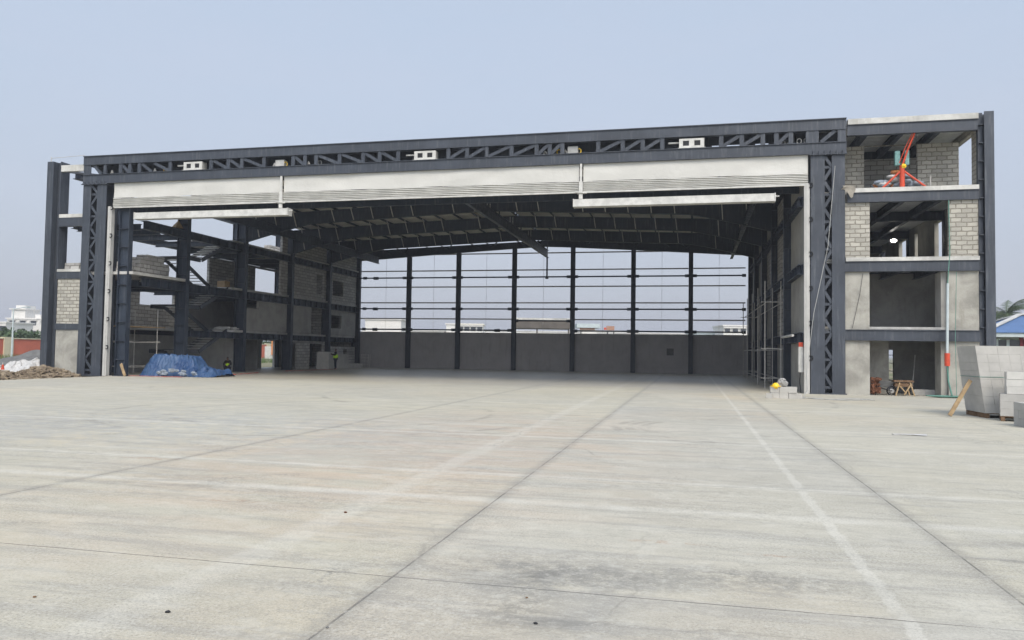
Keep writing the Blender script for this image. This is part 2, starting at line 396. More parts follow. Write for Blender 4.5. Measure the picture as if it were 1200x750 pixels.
# ------------------------------------------------------------------ setting
g = MB(); g.grid(60, 60, lambda u, v: ((u-.5)*6000, (v-.5)*6000+400, -.16))
tag(g.build('ground', DIRT), 'dusty open ground with patches of weeds around the building site', None, None, 'structure')
g = MB().box(-31.45, 30, -14, 37.2, -.155, 0).box(-31.45, 6.4, 37.2, 68.2, -.155, 0).box(-35.95, -31.45, 36.95, 68.2, -.155, -.004).box(6.4, 12.55, 37.2, 68.2, -.155, -.004)
g.f = [f for f in g.f]
APR = m_apron()
tag(g.build('apron', APR), 'pale concrete apron with dark saw-cut joints and tyre marks', None, None, 'structure')

# ------------------------------------------------------------------ hangar
Y0 = 36.7; YB = 67.6; ROWS = [41.8, 48.2, 54.7, 61.2, 67.3]
H = empty('hangar', (-12.9, Y0, 0), 'half-built steel aircraft hangar with a white fold-up door and open annexes on both sides', 'hangar')
def part(name, mb, mat, parent=H, **k): return mb.build(name, mat, parent, **k)

# laced columns either side of the opening
for (xa, xb, xc, xd) in ((-33.65, -33.13, -32.72, -32.1), (5.2, 5.8, 6.1, 6.65)):
    m = MB()
    for a, b in ((xa, xb), (xc, xd)):
        m.box(a, b, Y0, Y0+.04, 0, 10.8).box(a, b, Y0+.86, Y0+.9, 0, 10.8).box((a+b)/2-.02, (a+b)/2+.02, Y0+.042, Y0+.858, 0, 10.8)
    m.box(xa-.05, xd+.05, Y0-.06, Y0+.95, -.02, .05)
    c = part('laced_column', m, STEEL)
    l = MB(); z = .3; k = 0
    while z < 10.6:
        z2 = min(z+.62, 10.75)
        for yy in (Y0+.06,):
            l.bar((xb+.01 if k%2 else xc-.01, yy, z), (xc-.01 if k%2 else xb+.01, yy, z2), .03, .13, (0,1,0)) if False else l.bar((xb-.03 if k%2 else xc+.03, yy, z), (xc+.03 if k%2 else xb-.03, yy, z2), .13, .035, (0,1,0))
        if k % 2 == 0: l.box(xb-.03, xc+.03, Y0+.082, Y0+.11, z-.06, z+.06)
        z = z2; k += 1
    part('lacing', l, STEEL, c)
    part('dark_gap_plate', MB().box(xb+.002, xc-.002, Y0+.80, Y0+.84, 0, 10.8), STEEL2, c)  # dark plate added behind the lacing to stand in for the shaded gap
    m = MB()
    zz = [.3+i*.62 for i in range(17)]
    for i, z in enumerate(zz):
        if i % 2 == 0: m.box(xb-.02, xb+.12, Y0+.43, Y0+.47, z-.14, z+.14)
    part('gusset_plate', m, STEEL, c)
    m = MB()
    for i in range(6): m.tube([(xa+.1+i*(xd-xa-.2)/5, Y0-.09, 10.74), (xa+.1+i*(xd-xa-.2)/5, Y0-.09, 10.92)], .045, 6)
    m.box(xa-.08, xd+.08, Y0-.10, Y0-.004, 10.76, 10.80)
    part('splice_bolts', m, STEEL, c)

# header truss
hx0, hx1 = -33.70, 6.72
m = MB().box(hx0, hx1, Y0, Y0+.04, 11.93, 12.37).box(hx0, hx1, Y0-.06, Y0+.34, 12.372, 12.41).box(hx0, hx1, Y0-.03, Y0+.3, 11.895, 11.928)
m.box(hx0, hx1, Y0, Y0+.04, 10.85, 11.31).box(hx0, hx1, Y0-.06, Y0+.34, 11.312, 11.345).box(hx0, hx1, Y0-.05, Y0+.34, 10.815, 10.848)
m.box(hx0, hx1, Y0+1.1, Y0+1.14, 11.7, 12.35).box(hx0, hx1, Y0+1.1, Y0+1.14, 10.85, 11.3)
m.box(hx0, hx1, Y0+.345, Y0+1.35, 12.375, 12.40)
for xx in (hx0, hx1-.03): m.box(xx, xx+.03, Y0+.042, Y0+1.1, 10.85, 11.3).box(xx, xx+.03, Y0+.042, Y0+1.1, 11.93, 12.37)
TR = part('header_truss', m, STEEL)
vert = [-32.28,-31.27,-30.66,-30.05,-28.08,-25.53,-24.48,-23.66,-22.33,-20.62,-19.93,-19.29,-17.95,-16.63,-15.71,-14.7,-12.0,-11.02,-10.0,-8.73,-7.46,-6.81,-6.19,-4.44,-3.26,-2.32,-1.4,1.29,2.21,3.14,3.73,4.36]
proto = MB().box(-.1, .1, Y0+.02, Y0+.10, 11.345, 11.895).build('truss_post', STEEL, TR, origin=(0, Y0, 11.345))
base = WLOC[TR.name]
for i, x in enumerate(vert):
    o = proto if i == 0 else proto.copy()
    if i: COL.objects.link(o)
    o.parent = TR; o.location = (x-base[0], Y0-base[1], 11.345-base[2])
dl = [(-33.1,-32.5),(-31.27,-30.66),(-29.2,-28.08),(-30.0,-29.2),(-25.53,-24.48),(-24.48,-23.66),(-23.66,-22.33),(-20.62,-19.93),(-19.29,-17.95),(-17.95,-16.63),(-16.63,-15.71),(-15.71,-14.7)]
dr = [(-12.0,-11.02),(-11.02,-10.0),(-10.0,-8.73),(-8.73,-7.46),(-6.81,-6.19),(-7.46,-6.81),(-4.44,-3.26),(-3.26,-2.32),(-2.32,-1.4),(1.29,2.21),(2.21,3.14),(3.73,4.36),(5.6,6.3)]
for a, b in dl: MB().bar((a+.05, Y0+.07, 11.87), (b-.05, Y0+.07, 11.37), .16, .05, (0,1,0)).build('truss_diagonal', STEEL, TR)
for a, b in dr: MB().bar((a+.05, Y0+.07, 11.37), (b-.05, Y0+.07, 11.87), .16, .05, (0,1,0)).build('truss_diagonal', STEEL, TR)
part('end_plate', MB().box(5.0, 5.55, Y0+.01, Y0+.05, 11.346, 11.894), STEEL, TR)
part('end_plate', MB().box(-33.68, -33.2, Y0+.01, Y0+.05, 11.346, 11.894), STEEL, TR)
part('end_plate', MB().box(6.35, 6.70, Y0+.01, Y0+.05, 11.346, 11.894), STEEL, TR)
m = MB()
for a, b in ((-33.6, .9), (2.5, 2.9), (3.5, 6.6)): m.box(a, b, Y0+1.30, Y0+1.33, 10.9, 12.36)
part('rear_cladding', m, STEEL2, TR)
# drive units: white housings with two round openings, plus smaller motors
def drive(x, z=11.37):
    m = MB(); w, h, d = 1.15, .44, .42; y = Y0+.02
    m.box(x-w/2, x+w/2, y+.06, y+d, z, z+h)
    holes = [x-.26, x+.26]
    m2 = wall('x', y, y+.05, x-w/2+.002, x+w/2-.002, z+.002, z+h-.002, [(c-.14, c+.14, z+.10, z+h-.10) for c in holes])
    m.v += []; o = len(m.v); m.v += m2.v; m.f += [tuple(i+o for i in f) for f in m2.f]; m.mi += m2.mi
    m.box(x-w/2-.06, x+w/2+.06, y-.05, y-.005, z-.03, z+.0)
    u = part('drive_unit', m, WHITE, TR)
    k = MB()
    for c in holes: k.box(c-.135, c+.135, y+.035, y+.058, z+.10, z+h-.10)
    part('fan_opening', k, BLACK, u)
    k = MB(); k.tube([(x-w/2-.5, y+.2, z+.3), (x-w/2-.01, y+.2, z+.3)], .045); part('shaft_stub', k, WHITE, u)
for x in (-26.65, -13.25, -.05): drive(x)
for i, x in enumerate((-21.5, -5.7, -6.7, 4.75, -19.5, -28.9, -31.7, 4.45)):
    m = MB()
    if i in (0, 1): m.box(x-.25, x+.25, Y0+.2, Y0+.55, 11.36, 11.74)
    m.tube([(x-.5, Y0+.4, 11.42), (x-.38, Y0+.35, 11.60), (x-.3, Y0+.3, 11.45)], .05, 6)
    mo = part('door_motor', m if i not in (0, 1) else m, WHITE if i % 2 == 0 else CABLE, TR)
    m = MB(); m.tube([(x+.3+.1*math.cos(a), Y0+.3, 11.52+.12*math.sin(a)) for a in [k*.7 for k in range(10)]], .025, 6)
    part('hose_coil', m, YEL if i in (0, 1, 2, 5) else CABLE, mo)

# fold-up door: fabric, folds, straps and bottom bars
def fabric_fn(x0, x1, z0, z1, seed, amp):
    R = random.Random(seed); ph = [(R.uniform(.3, 2.2), R.uniform(0, 6), R.uniform(-.6, .6)) for _ in range(9)]
    def f(u, v):
        x = x0+(x1-x0)*u; z = z0+(z1-z0)*v
        d = sum(math.sin(x*a+b+z*c*6) for a, b, c in ph)/9
        return (x, Y0+.10+amp*d*math.sin(math.pi*min(1, max(0, v)))*1.6, z)
    return f
doorspans = ((-31.70, -21.35, 1), (-21.15, -5.35, 2), (-5.15, 5.10, 3))
for x0, x1, sd in doorspans:
    m = MB(); m.grid(160, 8, fabric_fn(x0, x1, 9.98, 10.84, sd, .05)); D = part('door_fabric', m, FABRIC, smooth=True, label='white fabric curtain of the fold-up hangar door')
    m = MB(); n = 6
    def prof(u, v, x0=x0, x1=x1, sd=sd):
        x = x0+(x1-x0)*u; t = v*n; z = 9.97-(.50*v)
        w = abs(math.sin(math.pi*t)); wave = .02*math.sin(x*1.3+sd+3*v)+.015*math.sin(x*3.1+v*9)
        return (x, Y0+.10-.07*w-wave, z+wave*.6)
    m.grid(200, 36, prof); part('folded_fabric', m, FOLD, D, smooth=True)
    m = MB().box(x0, x1, Y0+.02, Y0+.14, 9.40, 9.468); part('bottom_rail', m, WHITE, D)
for xx in (-21.25, -5.25):
    dm = part('door_mullion', MB().box(xx-.05, xx+.05, Y0-.04, Y0+.06, 9.95, 10.81), WHITE)
    m = MB(); m.box(xx-.09, xx+.09, Y0-.06, Y0+.04, 9.1, 9.948)
    m.tube([(xx-.25, Y0-.1, 9.42), (xx+.3, Y0-.1, 9.36)], .035); m.box(xx-.18, xx+.18, Y0-.05, Y0+.03, 9.34, 9.4)
    part('mullion_hanger', m, WHITE, dm)
for (xa, xb) in ((-30.1, -20.75), (-5.58, 3.66)):
    m = MB().box(xa, xb, Y0-.16, Y0+.24, 8.80, 9.06).box(xa, xb, Y0-.19, Y0+.27, 8.70, 8.797).box(xa-.02, xa+.02, Y0-.2, Y0+.28, 8.69, 9.08).box(xb-.02, xb+.02, Y0-.2, Y0+.28, 8.69, 9.08)
    m.tube([(xb+.02, Y0, 8.95), (xb+.2, Y0, 8.95)], .03)
    part('door_bottom_beam', m, WHITE)
# door side guides with black brackets
for (xa, xb) in ((-31.97, -31.72), (4.93, 5.16)):
    m = MB().box(xa, xb, Y0+.0, Y0+.05, 0, 9.5).box(xa, xa+.05, Y0+.052, Y0+.25, 0, 9.5).box(xb-.05, xb, Y0+.052, Y0+.25, 0, 9.5).box(xa+.08, xb-.08, Y0-.03, Y0-.003, 0, 9.5)
    G = part('door_guide', m, GUIDE)
    for i in range(6):
        z = 1.6+i*1.56; m = MB()
        x = xb if xa < 0 else xb
        m.tube([(x-.02, Y0-.03, z+.09), (x+.09, Y0-.05, z+.09), (x+.12, Y0-.05, z), (x+.09, Y0-.05, z-.09), (x-.02, Y0-.03, z-.09)], .03, 6)
        part('guide_bracket', m, BLACK, G)

# interior columns
def hcol(x0, x1, y, h, mat=STEEL2, fw=.34):
    m = MB(); m.box(x0, x0+.03, y-fw/2, y+fw/2, 0, h).box(x1-.03, x1, y-fw/2, y+fw/2, 0, h).box(x0+.032, x1-.032, y-.015, y+.015, 0, h)
    m.box(x0-.06, x1+.06, y-fw/2-.06, y+fw/2+.06, -.02, .03)
    c = part('column', m, mat)
    s_ = MB()
    for k in range(int(h/1.05)): s_.box(x0+.034, x1-.034, y-fw/2+.01, y+fw/2-.01, .9+k*1.05, .925+k*1.05)
    part('stiffener', s_, mat, c)
    return c
hcol(-31.35, -30.70, 37.05, 10.6)
for y in ROWS:
    hcol(-31.15, -30.42, y, 10.8)
    hcol(4.6, 5.2, y, 10.8)
for y in ROWS[:-1]:
    hcol(-35.75, -35.3, y, 12.0, STEEL2, .3)
    hcol(12.1, 12.5, y, 12.1, STEEL2, .3)
hcol(-35.75, -35.3, 67.3, 12.0, STEEL2, .3); hcol(12.1, 12.5, 67.3, 12.1, STEEL2, .3)
# outer corner columns on the front
part('corner_column', MB().box(-36.15, -35.72, Y0, Y0+.04, 0, 12.2).box(-35.76, -35.72, Y0+.042, Y0+.7, 0, 12.2).box(-35.718, -35.34, Y0+.36, Y0+.39, 0, 12.2).box(-35.34, -35.30, Y0+.1, Y0+.7, 0, 12.2).box(-36.15, -35.3, Y0+.702, Y0+.74, 0, 12.2), STEEL)
c = part('corner_column', MB().box(12.24, 12.62, Y0-.1, Y0-.06, 0, 12.36).box(12.06, 12.238, Y0+.12, Y0+.35, 0, 12.36).box(12.24, 12.62, Y0+.36, Y0+.4, 0, 12.36).box(12.42, 12.45, Y0-.058, Y0+.358, 0, 12.36), STEEL)
m = MB()
for k in range(15): m.box(12.07, 12.236, Y0-.05, Y0+.118, .6+k*.8, .63+k*.8)
part('stiffener', m, STEEL, c)

# rafters with haunches, fly braces
RX = -12.9
def raf_bottom(x, o=0, full=True):
    d = abs(x-RX)/17.5
    z = 10.80-.55*min(1, d/.72)
    if d > .72: z -= (1.15 if full else .05)*((d-.72)/.28)**1.15
    return z+o
def raf_top(x): return 11.62-.70*abs(x-RX)/17.5
xs = [-30.42+i*(35.02/44) for i in range(45)]
for y in ROWS[:-1]:
    m = MB()
    for a, b in zip(xs, xs[1:]):
        RB_ = (lambda q, fl=(y > 42): raf_bottom(q, 0, fl))
        for (fn, o, t) in ((raf_top, -.03, .03), (RB_, 0, .03)):
            za, zb = fn(a), fn(b)
            V = [(a,y-.13,za+o),(b,y-.13,zb+o),(b,y+.13,zb+o),(a,y+.13,za+o),(a,y-.13,za+o+t),(b,y-.13,zb+o+t),(b,y+.13,zb+o+t),(a,y+.13,za+o+t)]
            m.add(V, [(0,3,2,1),(4,5,6,7),(0,1,5,4),(2,3,7,6)])
        m.add([(a,y,RB_(a)+.03),(b,y,RB_(b)+.03),(b,y,raf_top(b)-.03),(a,y,raf_top(a)-.03)], [(0,1,2,3)])
        m.add([(a,y+.012,RB_(a)+.03),(b,y+.012,RB_(b)+.03),(b,y+.012,raf_top(b)-.03),(a,y+.012,raf_top(a)-.03)], [(3,2,1,0)])
    r = part('rafter', m, STEEL2)
    for k in range(25):
        x = -30.0+.55+k*1.42
        if x > 4.3 or abs(x-RX) < .6: continue
        if k % 6 == 3: continue
        MB().bar((x, y-.10, RB_(x)+.05), (x-.1, y-.55, raf_top(x)+.15), .045, .045).build('fly_brace', PIPE, r)
    m = MB()
    for j in range(2):
        for k in range(7): m.box(RX-.12+j*.2, RX-.06+j*.2, y-.16, y-.135, raf_bottom(RX)+.08+k*.1, raf_bottom(RX)+.13+k*.1)
    part('splice_plate', m, PIPE, r)
# purlins
for k in range(26):
    x = -30.3+.55+k*1.42-.1
    if x > 4.7: break
    z = raf_top(x)
    part('purlin', MB().bar((x, 38.0, z+.24), (x, 67.4, z+.24), .02, .15).bar((x-.035, 38, z+.31), (x-.035, 67.4, z+.31), .07, .015).bar((x+.035, 38, z+.165), (x+.035, 67.4, z+.165), .07, .015), STEEL2)
# roof skin, small ridge gap
for (a, b) in ((-30.9, RX-.16), (RX+.16, 5.1)):
    m = MB(); n = 60
    def rf(u, v, a=a, b=b, dz=0):
        x = a+(b-a)*u; y = 38.0+v*29.45
        return (x, y, raf_top(x)+.34+dz)
    m.grid(n, 2, lambda u, v: rf(u, v)); m.grid(n, 2, lambda u, v: rf(u, v, dz=.06))
    m.box(a, b, 37.94, 37.999, 11.05 if False else raf_top(a)+.1, raf_top(a)+.26) if False else None
    part('roof_sheet', m, INSUL)
m = MB()
for y in np.arange(38.5, 66.2, .8): m.box(RX-.2, RX+.2, y, y+.42, 12.04, 12.08)
part('ridge_cap', m, STEEL2)
# eaves struts
part('eaves_beam', MB().box(-31.0, -30.6, 38.1, 67.2, 10.55, 10.8), STEEL2)
part('eaves_beam', MB().box(4.75, 5.15, 38.1, 67.2, 10.55, 10.8), STEEL2)
part('front_rafter', MB().box(-31.6, 4.9, Y0+1.45, Y0+1.6, 9.35, 9.95), STEEL2)
# monorail beams under the roof
for x, z0, z1, y1 in ((-27.87, 9.5, 10.1, 65.5), (-12.2, 9.85, 10.5, 65.5), (3.14, 9.55, 10.05, 65.5)):
    m = MB().ibeam((x, 38.4, (z0+z1)/2), (x, y1, (z0+z1)/2), z1-z0, .22)
    r = part('monorail_beam', m, STEEL if x < 0 and x > -20 else STEEL2)
    m = MB()
    for y in ROWS[:-1]: m.box(x-.04, x+.04, y-.04, y+.04, z1+.002, raf_bottom(x)-.002)
    if x == -12.2: m.box(x-.06, x+.06, y1-.3, y1-.18, 8.1, z0-.002).box(x-.12, x+.12, y1-.36, y1-.12, 8.0, 8.098).box(x-.04, x+.04, y1-.28, y1-.2, z1+.002, 11.3)
    part('hanger', m, STEEL2, r)

# back gable frame: posts, girts, struts, low wall
BX = [-30.3, -25.68, -20.87, -15.61, -10.29, -4.97, -.09, 4.6]
def gz(x): return 11.12-1.05*(abs(x+12.7)/17.4)**1.1
for i, x in enumerate(BX[1:-1]):
    part('gable_post', MB().box(x-.19, x+.19, YB-.2, YB-.17, 0, gz(x)).box(x-.19, x+.19, YB+.14, YB+.17, 0, gz(x)).box(x-.012, x+.012, YB-.168, YB+.138, 0, gz(x)), STEEL2)
m = MB()
gx = [-30.5+i*(35.2/24) for i in range(25)]
for a, b in zip(gx, gx[1:]): m.add([(x_, y_, z_) for x_ in (a, b) for y_ in (YB-.15, YB+.15) for z_ in (gz(x_), max(gz(x_)+.25, raf_top(x_)+.03))], [(0,1,3,2),(4,6,7,5),(0,4,5,1),(2,3,7,6),(1,5,7,3),(0,2,6,4)])
part('gable_beam', m, STEEL2)
m = MB()
for k in range(24):
    x = -29.7+k*1.42; zt = raf_top(x)+.15
    m.bar((x, 66.5, zt), (x+(.9 if k % 3 else -.7), YB, gz(x)+.3), .1, .06)
part('gable_brace', m, STEEL2)
for z in (4.54, 6.02, 7.48, 8.98, 10.5):
    m = MB(); a, b = (BX[0], BX[-1]) if z < 10 else (-24.5, -2.3)
    for p, q in zip(BX, BX[1:]):
        if z > 10 and (p < -26 or q > 0): continue
        if z == 4.54 and p == BX[3]: continue
        e0 = .2 if p > -30 else -.3; m.box(p+e0, q-.2, YB+.0, YB+.02, z, z+.11).box(p+e0, q-.2, YB-.05, YB-.002, z, z+.015)
    part('girt', m, PIPE)
for z in (3.58, 5.5, 8.37):
    for j, (p, q) in enumerate(zip(BX, BX[1:])):
        zz = 4.45 if (z == 3.58 and j == 3) else z
        m = MB().tube([(p+(.2 if p > -30 else -.3), YB-.32, zz), (q-.2, YB-.32, zz)], .065, 8)
        s_ = part('strut', m, STEEL2)
        m = MB()
        for e, d in ((p+.2, 1), (q-.2, -1)): m.tube([(e-.02*d, YB-.32, zz), (e+.30*d, YB-.32, zz)], .13, 8)
        if j == 0 or (z == 3.58 and j == 2): m.tube([((p+q)/2-1.1 if j == 0 else q-1.7, YB-.32, zz-.02), ((p+q)/2-.65 if j == 0 else q-1.2, YB-.32, zz-.02)], .14, 8)
        part('strut_coupling', m, STEEL2, s_)
m = MB()
for p, q in zip(BX, BX[1:]):
    x = (p+q)/2; m.tube([(x, YB+.06, 3.4), (x, YB+.06, gz(x))], .012, 5)
part('sag_rod', m, PIPE)
for p, q in zip(BX, BX[1:]):
    part('back_wall', MB().box(p+.004 if p > -30 else p-.3, q-.004 if q < 4 else q+.3, YB+.2, YB+.4, -.1, 3.3), BACKW)
part('wall_patch', MB().box(-2.1, -1.5, YB+.175, YB+.199, 1.55, 2.15), GREYM)
part('wall_coping', MB().box(-30.6, 4.9, YB+.17, YB+.45, 3.302, 3.36), SLABG)

# ---------------- left annex
def beam_y(x0, x1, y0, y1, z0, z1, mat=STEEL2, stiff=True):
    m = MB().box(x0, x1, y0, y1, z1-.03, z1).box(x0, x1, y0, y1, z0, z0+.03).box((x0+x1)/2-.015, (x0+x1)/2+.015, y0, y1, z0+.031, z1-.031)
    b = part('floor_beam', m, mat)
    if stiff:
        m = MB(); y = y0+.4
        while y < y1-.3: m.box(x0+.02, x1-.02, y, y+.03, z0+.032, z1-.032); y += .95
        part('stiffener', m, mat, b)
    return b
bays = [(38.1, 41.6), (42.0, 48.0), (48.4, 54.5), (54.9, 61.0), (61.4, 67.1)]
LB = [(37.2, 41.8), (41.8, 48.2), (48.2, 54.7), (54.7, 61.2), (61.2, 67.3)]
for i, (a, b) in enumerate(bays):
    beam_y(-30.95, -30.55, a, b, 5.1, 5.62)
    beam_y(-30.95, -30.55, a, b, 8.42, 8.9)
    if i: beam_y(-30.95, -30.55, a, b, 2.3, 2.72)
    beam_y(-35.7, -35.35, a, b, 2.45, 2.85, stiff=False); beam_y(-35.7, -35.35, a, b, 5.5, 5.9, stiff=False)
    beam_y(-35.7, -35.35, a, b, 8.55, 8.95, stiff=False); beam_y(-35.7, -35.35, a, b, 11.5, 11.9, stiff=False)
    for z in (5.3, 8.55):
        for y in (a+.1, (a+b)/2): part('joist', MB().ibeam((-35.3, y, z), (-31.0, y, z), .35, .2), STEEL2)
# slabs
part('floor_slab', MB().box(-35.3, -30.45, 37.0, 41.6, 5.70, 5.86), SLABG)
part('floor_slab', MB().box(-35.3, -30.7, 46.9, 54.6, 5.66, 5.80), SLABG)
part('floor_slab', MB().box(-35.3, -30.7, 54.9, 67.1, 5.66, 5.80), SLABG)
part('floor_slab', MB().box(-35.3, -30.45, 46.9, 48.0, 2.73, 2.88).box(-35.3, -30.8, 48.4, 67.1, 2.73, 2.88).box(-35.3, -33.8, 42.0, 46.9, 2.73, 2.88), SLABG)
part('floor_slab', MB().box(-35.3, -30.7, 46.9, 67.1, 8.92, 9.05), SLABG)
# front face of the left annex
fy = Y0+.1
part('front_beam', MB().box(-35.3, -33.7, fy, fy+.25, 2.55, 2.9), STEEL)
part('front_beam', MB().box(-35.3, -33.7, fy, fy+.25, 5.45, 5.85), STEEL)
part('front_beam', MB().box(-35.3, -33.7, fy, fy+.25, 8.45, 8.95), STEEL)
part('slab_edge', MB().box(-35.3, -33.7, fy-.03, 38.4, 8.952, 9.15), SLAB)
part('slab_edge', MB().box(-35.3, -33.7, fy-.03, 38.4, 5.852, 6.0), SLAB)
part('roof_beam', MB().box(-35.3, -33.7, fy, fy+.2, 11.62, 11.98), SLAB)
part('roof_brace', MB().bar((-35.4, 38.4, 11.55), (-33.2, 38.0, 11.2), .12, .2).bar((-35.6, 37.2, 11.75), (-31, 41.6, 11.75), .1, .12), STEEL)
part('block_wall', wall('x', fy+.05, fy+.25, -35.28, -33.72, 2.9, 5.45), BLOCK)
part('wall_panel', wall('x', fy+.05, fy+.25, -35.28, -33.72, 0, 2.55), PLAST)
part('railing_wire', MB().tube([(-36.0, Y0+.1, 12.42), (-33.7, Y0+.1, 12.5)], .015, 5).tube([(-36.0, Y0+.1, 12.2), (-36.0, Y0+.1, 12.5)], .02, 5), PIPE)
# outer wall of the left annex (X = -35.6)
xo, xi = -35.72, -35.52
part('outer_wall', wall('y', xo, xi, 37.5, 41.6, -.2, 2.45), BLOCKD)
part('outer_wall', wall('y', xo, xi, 37.5, 41.6, 2.86, 5.5), PLASTI)
part('outer_wall', wall('y', xo, xi, 42.0, 48.0, -.2, 2.45), PLASTI)
part('outer_wall', wall('y', xo, xi, 42.0, 48.0, 2.86, 5.5, [(43.9, 47.4, 4.45, 5.32)]), BLOCKD)
part('outer_wall', wall('y', xo, xi, 48.4, 54.6, -.2, 2.45), PLASTI)
part('outer_wall', wall('y', xo, xi, 48.4, 54.6, 2.86, 5.5), PLASTI)
part('outer_wall', wall('y', xo, xi, 51.3, 54.6, 5.92, 8.5), BLOCKD)
part('outer_wall', wall('y', xo, xi, 54.8, 67.1, -.2, 2.45, [(58.9, 61.0, -.01, 2.3)]), PLASTI)
part('outer_wall', wall('y', xo, xi, 54.8, 67.1, 2.86, 5.5), PLASTI)
part('outer_wall', wall('y', xo, xi, 54.8, 67.1, 5.92, 8.5, [(57.6, 61.2, 6.2, 8.35)]), BLOCKD)
part('outer_wall', wall('y', xo, xi, 61.6, 67.1, 8.96, 11.5), BLOCKD)
part('cross_wall', wall('x', 48.25, 48.40, -35.3, -31.3, 0, 2.7), PLASTI)
part('cross_wall', wall('x', 61.25, 61.40, -35.3, -31.3, 2.9, 8.4), BLOCKD)
part('cross_wall', wall('x', 54.75, 54.90, -35.3, -33.4, 0, 2.3), PLASTI)
# inner wall panels on the left
px0, px1 = -30.92, -30.74
part('wall_panel', wall('y', px0, px1, 48.5, 54.45, 2.9, 5.09, [(48.8, 50.4, 4.5, 5.09)]), PLASTI, label='rendered grey panel with a small dark opening in its top corner')
part('wall_panel', wall('y', px0, px1, 54.95, 58.4, 2.9, 5.09), PLASTI)
part('wall_panel', wall('y', px0, px1, 61.45, 67.05, 2.9, 5.09, [(62.0, 64.1, 3.5, 4.65)]), PLASTI)
part('block_wall', wall('y', px0, px1, 54.95, 60.95, 5.82, 8.41, [(59.2, 60.4, 6.3, 7.9)]), BLOCKD)
part('block_wall', wall('y', px0, px1, 54.95, 60.95, 9.06, 10.54), BLOCKD)
part('block_wall', wall('y', px0, px1, 61.45, 67.05, 5.82, 8.41, [(62.2, 64.3, 6.4, 7.7)]), BLOCKD)
part('block_wall', wall('y', px0, px1, 61.45, 67.05, 9.06, 10.54), BLOCKD)
part('slab_edge', MB().box(-30.74, -30.5, 54.95, 60.95, 8.905, 8.97), SLAB)
part('slab_edge', MB().box(-30.74, -30.5, 61.45, 67.05, 8.905, 8.97), SLAB)
part('block_wall', wall('y', px0, px1, 54.95, 60.95, 0, 2.29, [(55.3, 56.2, 0, 2.1), (58.3, 60.6, 0, 2.1)]), BLOCKD)
part('block_wall', wall('y', px0, px1, 61.45, 67.05, 0, 1.9, [(64.6, 65.4, 0, 1.7)]), BLOCKD)
part('block_pier', wall('y', px0, px1, 53.4, 54.4, 5.82, 8.41), BLOCKD)
part('block_pier', wall('y', px0, px1, 53.5, 54.3, 9.06, 10.4), BLOCKD)

# staircase in the second bay
for F in (0, 2.85, 5.92):
    top = F+3.0
    for (xa, xb, ya, za, yb, zb) in ((-32.15, -30.98, 43.9, top-1.5, 47.0, top), (-33.6, -32.4, 46.9, F+.0, 43.9, top-1.5)):
        if F > 5 and xa < -33: pass
        m = MB()
        for x in (xa, xb): m.bar((x, ya, za-.12), (x, yb, zb-.12), .06, .25)
        st = part('stair_flight', m, STEEL)
        n = 9
        t = MB()
        for k in range(n):
            f = (k+.5)/n; y = ya+(yb-ya)*f; z = za+(zb-za)*f
            t.box(xa+.04, xb-.04, y-.15, y+.15, z-.01, z+.02)
        part('tread', t, DECK, st)
    part('stair_landing', MB().box(-33.6, -30.98, 42.5, 43.85, top-1.56, top-1.5).box(-33.6, -33.5, 42.5, 43.85, top-1.75, top-1.562).box(-31.1, -31.0, 42.5, 43.85, top-1.75, top-1.562), STEEL)

# ---------------- right annex
part('front_beam', MB().box(6.66, 12.05, Y0+.05, Y0+.08, 2.44, 2.86).box(6.66, 12.05, Y0+.0, Y0+.25, 2.862, 2.89).box(6.66, 12.05, Y0+.0, Y0+.25, 2.41, 2.438), STEEL)
part('front_beam', MB().box(6.66, 12.05, Y0+.05, Y0+.08, 5.50, 5.90).box(6.66, 12.05, Y0+.0, Y0+.25, 5.902, 5.93).box(6.66, 12.05, Y0+.0, Y0+.25, 5.47, 5.498), STEEL)
part('front_beam', MB().box(6.76, 12.05, Y0+.05, Y0+.08, 8.60, 8.98).box(6.76, 12.05, Y0+.0, Y0+.25, 8.982, 9.01).box(6.76, 12.05, Y0+.0, Y0+.25, 8.57, 8.598), STEEL)
part('front_beam', MB().box(6.76, 12.05, Y0+.05, Y0+.08, 11.63, 12.06).box(6.76, 12.05, Y0+.0, Y0+.25, 12.062, 12.09).box(6.76, 12.05, Y0+.0, Y0+.25, 11.60, 11.628), STEEL)
for z0, z1, x1 in ((5.932, 6.10, 12.05), (9.012, 9.20, 12.05), (12.092, 12.34, 12.05)):
    part('slab_edge', MB().box(6.68 if z0 < 9 else 6.78, x1, Y0-.02, Y0+.3, z0, z1), SLAB)
wy0, wy1 = Y0+.14, Y0+.32
part('wall_panel', wall('x', wy0, wy1, 6.66, 7.68, 0, 2.43), PLAST)
part('wall_panel', wall('x', wy0, wy1, 10.85, 12.05, 0, 2.43), PLAST)
part('wall_panel', wall('x', wy0, wy1, 6.66, 7.68, 2.9, 5.47), PLAST)
part('wall_panel', wall('x', wy0, wy1, 10.85, 12.05, 2.9, 5.47), PLAST)
part('block_wall', wall('x', wy0, wy1, 6.66, 7.70, 6.1, 8.57), BLOCK)
part('block_wall', wall('x', wy0, wy1, 10.89, 12.05, 6.1, 8.57), BLOCK)
part('jamb', wall('y', 10.60, 10.84, Y0+.34, 37.9, 0, 2.43), PLAST)
part('jamb', wall('y', 10.62, 10.84, Y0+.34, 37.9, 2.9, 5.47), PLASTI)
